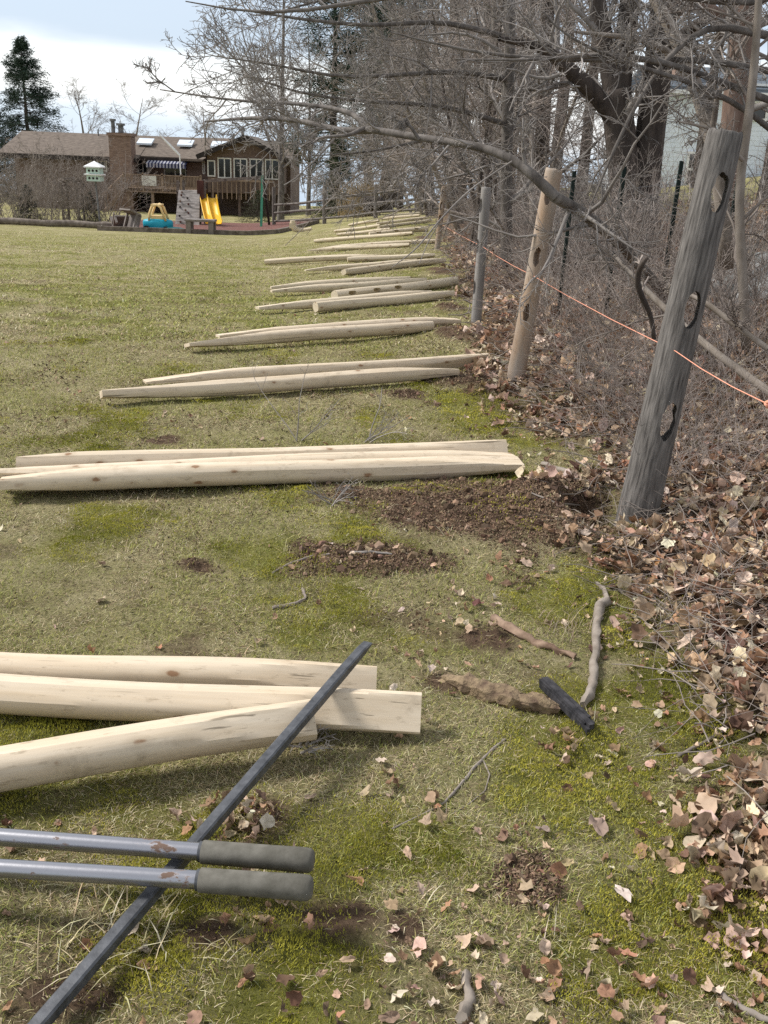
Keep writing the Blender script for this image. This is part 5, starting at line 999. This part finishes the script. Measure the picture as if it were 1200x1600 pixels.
limb_tree('overhanging_tree', 'low tree whose long bent limb reaches left over the slim grey post',
          [([(1060, 480, 9.5), (1020, 440, 8.6), (970, 380, 7.5), (915, 335, 6.6), (868, 308, 6.0)], [.05, .045, .04, .037, .034])],
          [([(868, 308, 6.0), (835, 275, 6.0), (795, 243, 6.1), (740, 225, 6.2), (665, 218, 6.4), (600, 205, 6.6), (572, 202, 6.7)], [.034, .030, .027, .024, .022, .022, .022]), ([(574, 203, 6.7), (560, 180, 6.8), (520, 168, 7), (450, 160, 7.2), (380, 160, 7.4), (250, 140, 7.7)], [.022, .018, .015, .012, .009, .004]), ([(580, 204, 6.7), (530, 205, 6.8), (470, 188, 7), (400, 183, 7.2), (320, 190, 7.4)], [.022, .020, .017, .014, .006]),
           ([(570, 200, 6.7), (545, 212, 6.6), (500, 214, 6.6), (470, 230, 6.6)], [.018, .012, .008, .004]), ([(655, 218, 6.4), (640, 195, 6.4), (610, 185, 6.4)], [.012, .009, .004])], 7, 'bark_grey', 'twig', 7, 3, tw=.0017, ratio=.30, bare=[([(800, 252, 6.0), (735, 295, 6.0), (690, 340, 5.9), (650, 390, 5.8), (612, 418, 5.7)], [.006, .005, .005, .004, .002]), ([(690, 340, 5.9), (668, 380, 5.9), (655, 412, 5.8)], [.003, .003, .002])])
limb_tree('bare_tree', 'tree outside the right edge sending long thin limbs across the top of the view',
          [([(1330, 620, 7), (1325, 300, 7), (1300, 60, 7), (1290, -160, 7)], [.14, .13, .12, .1])],
          [([(1300, 130, 7), (1200, 112, 6.8), (1120, 92, 6.6), (1000, 92, 6.4), (880, 95, 6.3), (740, 85, 6.3), (610, 50, 6.3)], [.026, .022, .02, .017, .014, .010, .004]), ([(1300, 190, 7), (1180, 150, 6.6), (1060, 100, 6.4), (960, 82, 6.2), (830, 96, 6.1), (710, 92, 6.2)], [.024, .022, .018, .014, .009, .004]),
           ([(1290, -40, 7), (1180, 20, 6.5), (1080, -10, 6.2), (900, -30, 6), (700, -20, 6), (520, 8, 6), (420, 30, 6), (290, 2, 6.1)], [.03, .026, .022, .018, .015, .012, .008, .003]),
           ([(1310, 300, 7), (1230, 225, 6.7), (1170, 170, 6.5), (1080, 125, 6.3), (1000, 108, 6.2), (880, 60, 6.1), (850, 20, 6.1)], [.022, .02, .018, .015, .012, .007, .003]), ([(1300, 60, 7), (1190, 62, 6.6), (1130, 30, 6.5), (1060, 60, 6.4), (990, 160, 6.3), (940, 280, 6.2), (915, 340, 6.2)], [.03, .026, .022, .016, .012, .008, .003])], 8, 'bark_grey', 'twig', 7, 3, tw=.0015, ratio=.22)
limb_tree('curved_stem', 'dark hooked woody vine stem in the thicket left of the dark grey post', [([(1022, 530, 4.9), (1018, 490, 4.9), (1000, 460, 4.85), (994, 435, 4.85), (1003, 410, 4.8), (1012, 402, 4.8)], [.011, .012, .014, .015, .014, .010])], [], 9, 'bark_dark', 'cane', 2, 1, cat='vine')
limb_tree('fallen_branch', 'long pale branch lying through the brush right of the dark grey post', [([(1240, 640, 4.9), (1170, 590, 5.1), (1090, 530, 5.4), (1010, 455, 5.7), (960, 400, 6)], [.022, .022, .02, .017, .012])], [([(1200, 545, 5), (1150, 510, 5.1), (1100, 470, 5.2), (1060, 455, 5.3)], [.016, .016, .014, .01])], 10, 'bark_pale', 'twig_pale', 4, 2, cat='branch', tw=.0018)

limb_tree('bare_tree', 'tree in the thicket whose long low boughs sweep left in front of the pines',
          [([(792, 430, 14.5), (790, 300, 14.5), (795, 120, 14.5), (800, -80, 14.5)], [.09, .085, .08, .06])],
          [([(795, 125, 14.5), (720, 108, 14), (620, 118, 13.5), (520, 122, 13), (430, 100, 13), (335, 88, 13)], [.045, .036, .028, .02, .014, .005]), ([(793, 195, 14.5), (700, 165, 14), (590, 160, 13.5), (480, 150, 13), (350, 108, 13)], [.04, .032, .024, .016, .005]), ([(797, 60, 14.5), (690, 30, 14), (580, 42, 13.5), (470, 30, 13), (355, 12, 13)], [.045, .034, .025, .018, .006]),
           ([(790, 240, 14.5), (690, 212, 14), (580, 238, 13.5), (480, 244, 13)], [.034, .025, .016, .005]), ([(799, -30, 14.5), (680, -40, 14), (540, -10, 13.5), (415, 24, 13)], [.045, .034, .022, .006])], 14, 'bark_grey', 'twig', 12, 3, tw=.0026, ratio=.42, up=.03)
# conifers
def conifer(name, lab, px, y, h, w, seed, m, dens=26, low=.08, droop=-.12, pine=False, py=300, group=None):
    rg = np.random.default_rng(seed); p = P3(px, py, y); g = np.array([p[0], p[1], float(zg(p[0], p[1]))]); root = thing(name, lab, 'tree', g, group)
    K = 12; P = g + np.stack([np.zeros(K), np.zeros(K), np.linspace(-.3, h, K)], -1)[None]; P[0, :, 0] += rg.normal(size=K) * .05; R = (.022 * h * np.linspace(1, .06, K))[None]
    mb = MB(); mb.tubes(P, R, 10); obj('trunk', mb, M['bark_dark'], root, smooth=180)
    n = int(dens * h); t = rg.uniform(low, .99, n); t = low + (1 - low) * (t - low) / (1 - low); az = rg.uniform(0, 6.283, n)
    Lb = w * ((1 - t) ** (.85 if not pine else .5) + .04) * rg.uniform(.55, 1.1, n)
    d = np.stack([np.cos(az), np.sin(az), (.35 * t - .12) + rg.normal(size=n) * .12], -1); q = np.stack([np.zeros(n) + g[0], np.zeros(n) + g[1], g[2] + t * h], -1)
    B = walk(rg, q, d, Lb, 7, .06, droop * .35); RB = (.004 * h * (1.1 - t))[:, None] * np.linspace(1, .2, 7)[None]
    C, RC = grow(rg, B, RB, 9 if not pine else 7, .25, 1, .42, 45, 5, .1, droop * .3, .5, .3, .006)
    mb = MB(); mb.tubes(B, RB, 4); mb.tubes(C, RC, 3); obj('branches', mb, M['bark_dark'], root)
    # needle sprays: little two-sided blades set along the twigs
    A = np.concatenate([C.reshape(-1, 3), B[:, 2:].reshape(-1, 3)]); m_ = 3 if not pine else 7; A = np.repeat(A, m_, 0) + rg.normal(size=(len(A) * m_, 3)) * (.10 if not pine else .14) * h / 12
    N = len(A); dd = nrm(rg.normal(size=(N, 3)) * [1, 1, .45] + [0, 0, -.15 if not pine else .25]); L = rg.uniform(.10, .26, N) * h / 12 * (1 if not pine else .9); sd = nrm(np.cross(dd, rg.normal(size=(N, 3)))) * (L * (.12 if not pine else .09))[:, None]
    V = np.stack([A - sd, A + sd, A + dd * L[:, None] + sd * .3, A + dd * L[:, None] - sd * .3], 1).reshape(-1, 3); mb = MB(); mb.add(V, [np.arange(N * 4).reshape(N, 4)])
    obj('needles', mb, M[m], root); return root
conifer('spruce_tree', 'tall dark spruce behind the left end of the house', 46, 100, 15.2, 6.4, 1, 'needle', 15, py=240)
conifer('spruce_tree', 'dark spruce half cut off by the left edge behind the house', -8, 96, 9.0, 5, 2, 'needle', 16, py=240)
conifer('pine_tree', 'nearer dark pine in the group beyond the split-rail fence', 605, 58, 17, 3.8, 3, 'needle', 4.5, .2, pine=True)
conifer('pine_tree', 'left dark pine of the group beyond the split-rail fence', 520, 68, 17, 4.0, 4, 'needle', 4.5, .16, pine=True)
conifer('pine_tree', 'pine with a bare lower trunk right of the tan ornamental grass', 617, 66, 19, 4, 5, 'needle', 3.5, .3, pine=True)
conifer('pine_tree', 'rear pine between the left pine and the bare trunks', 575, 76, 19, 4.4, 6, 'needle_green', 4, .22, pine=True)
conifer('hemlock_tree', 'short bushy hemlock growing by the fence left of the ornamental grass', 530, 58, 4.6, 2.0, 7, 'needle_green', 60, .02)

# brush: the thicket itself is a mass nobody could count; the bigger bushes in it are plants of their own
def brush():
    rg = np.random.default_rng(21); mb = MB()
    def stems(n, dmin, y0, y1, hh, rr, spread, K=6, dmax=4.0, wob=.10, droop=-.05):
        a = -.05; u = rg.random(n); y = (y0 ** a + u * (y1 ** a - y0 ** a)) ** (1 / a) + 0; x = xb(y) + dmin * np.clip(y / 6, 1, 2.2) + rg.exponential(1.1, n) * np.clip(y / 6, .55, 1.6); k = x - xb(y) < dmax; x, y = x[k], y[k]; n = len(x)
        d = nrm(rg.normal(size=(n, 3)) * [spread, spread, .1] + [-.12, -.05, 1]); P = walk(rg, np.stack([x, y, zg(x, y) - .02], -1), d, rg.uniform(*hh, n) * np.clip(y / 7, .8, 1.45), K, wob, droop, .08)
        P[..., 2] = np.maximum(P[..., 2], zg(P[..., 0], P[..., 1]) + .01)
        R = (rg.uniform(*rr, n) * np.clip(y / 8, .7, 2.4))[:, None] * np.linspace(1, .35, K)[None]; return P, R
    P, R = stems(3000, .35, 4.3, 34, (.4, 1.15), (.0014, .003), .6, dmax=5); mb.tubes(P, R, 4)
    C, Q = grow(rg, P, R, 3, .2, .95, .42, 45, 4, .2, .0, .65, .4, .0012); mb.tubes(C, Q, 3)
    P, R = stems(1100, .05, 2.4, 20, (.25, .8), (.0015, .003), .9, dmax=3, droop=-.22); mb.tubes(P, R, 3)
    tag(obj('thicket', mb, M['cane']), 'tangled reddish brown brambles and canes behind the fence posts', 'undergrowth', kind='stuff')
    mb = MB(); n = 1100; y = 2.0 * (30 / 2.0) ** rg.random(n); x = xb(y) - .02 + rg.exponential(.8, n); az = rg.uniform(0, 6.28, n)   # loose dead twigs in the litter
    P = walk(rg, np.stack([x, y, zg(x, y) + rg.uniform(.01, .08, n)], -1), np.stack([np.cos(az), np.sin(az), rg.uniform(-.05, .25, n)], -1), rg.uniform(.08, .4, n), 5, .22, -.03); P[..., 2] = np.maximum(P[..., 2], zg(P[..., 0], P[..., 1]) + .008)
    mb.tubes(P, (rg.uniform(.0015, .0042, n) * np.clip(y / 5, .7, 2))[:, None] * np.linspace(1, .5, 5)[None], 4)
    tag(obj('dead_twigs', mb, M['twig_pale']), 'loose pale dead twigs strewn through the leaf litter', 'twigs', kind='stuff')
brush()
def make_bush(seed, n, h, m, spread=.5, lv=(7, 5, 3), r=.012, tw=.002):
    rg = np.random.default_rng(seed); root = thing('bare_bush', None, 'bush')
    P = walk(rg, rg.normal(size=(n, 3)) * [.16, .16, 0] - [0, 0, .05], nrm(rg.normal(size=(n, 3)) * [spread, spread, .1] + [0, 0, 1]), rg.uniform(.6, 1.05, n) * h, 8, .09, .01, .05); R = rg.uniform(.5, 1, n)[:, None] * r * np.linspace(1, .25, 8)[None]
    L1 = grow(rg, P, R, lv[0], .15, .97, .42, 48, 6, .16, .03, .55, .3, tw * 1.6); L2 = grow(rg, *L1, lv[1], .15, 1, .48, 46, 5, .18, .03, .6, .4, tw * 1.2); L3 = grow(rg, *L2, lv[2], .2, 1, .55, 44, 3, .15, .02, .7, .5, tw)
    mb = MB(); mb.tubes(P, R, 6); obj('stems', mb, M[m], root, smooth=180); obj('twigs', crown_mb([L1, L2, L3], [4, 3, 3]), M[m], root); return root
bushes = [make_bush(31, 9, 1.9, 'twig_pale', .5), make_bush(32, 12, 1.6, 'cane', .6), make_bush(33, 8, 2.3, 'twig', .45)]
rgb_ = np.random.default_rng(9); k = 0
GB = 'bare bushes tangled in the thicket along the fence'
for y in (5.2, 5.9, 6.8, 7.4, 8.3, 9.0, 9.8, 10.8, 11.8, 12.8, 14, 21, 23, 24.5, 27, 30, 34):
    for e in range(2 if y < 9 else 1):
        x = xb(y) + 1.1 + rgb_.random() * 1.0 + e * 1.7; q = bushes[k % 3]; loc = (x, y, float(zg(x, y))); s = rgb_.uniform(.6, .85) * (1 + y / 40); lab = 'bare twiggy bush tangled into the thicket behind the fence posts'
        if k < 3: q.location = loc; q.scale = (s,) * 3; q['label'] = lab; q['group'] = GB
        else: dup(q, loc, rgb_.random() * 6.28, s, lab, GB)
        k += 1

# bare bushes and evergreens in front of the house
GH = 'bare brown bushes in the bed before the house'
for px, y, sc in ((8, 48, 2.3), (30, 46, 1.9), (52, 50, 2.6), (78, 47, 2.2), (98, 52, 2.8), (118, 45, 1.6), (135, 50, 2.6), (152, 46, 2.0), (172, 49, 2.4), (62, 44, 1.6), (20, 44, 1.7), (-15, 47, 2.4), (110, 49, 2.2), (166, 53, 2.7), (40, 54, 2.9)):
    g = gp(px, 345, y); dup(bushes[0], g, rgb_.random() * 6.28, sc * .85, 'tall bare brown bush in the bed before the left wing of the house', GH); k += 1
conifer('evergreen_bush', 'rounded dark evergreen bush below the glazed gable room', 404, 62, 1.9, 1.6, 21, 'needle_green', 70, .02)
conifer('evergreen_bush', 'small evergreen shrub showing dark among the bare left bushes', 42, 45, 1.7, .9, 22, 'needle', 90, .02)
conifer('evergreen_bush', 'little evergreen shrub right of the arbor', 140, 46, 1.5, .9, 23, 'needle', 90, .02)
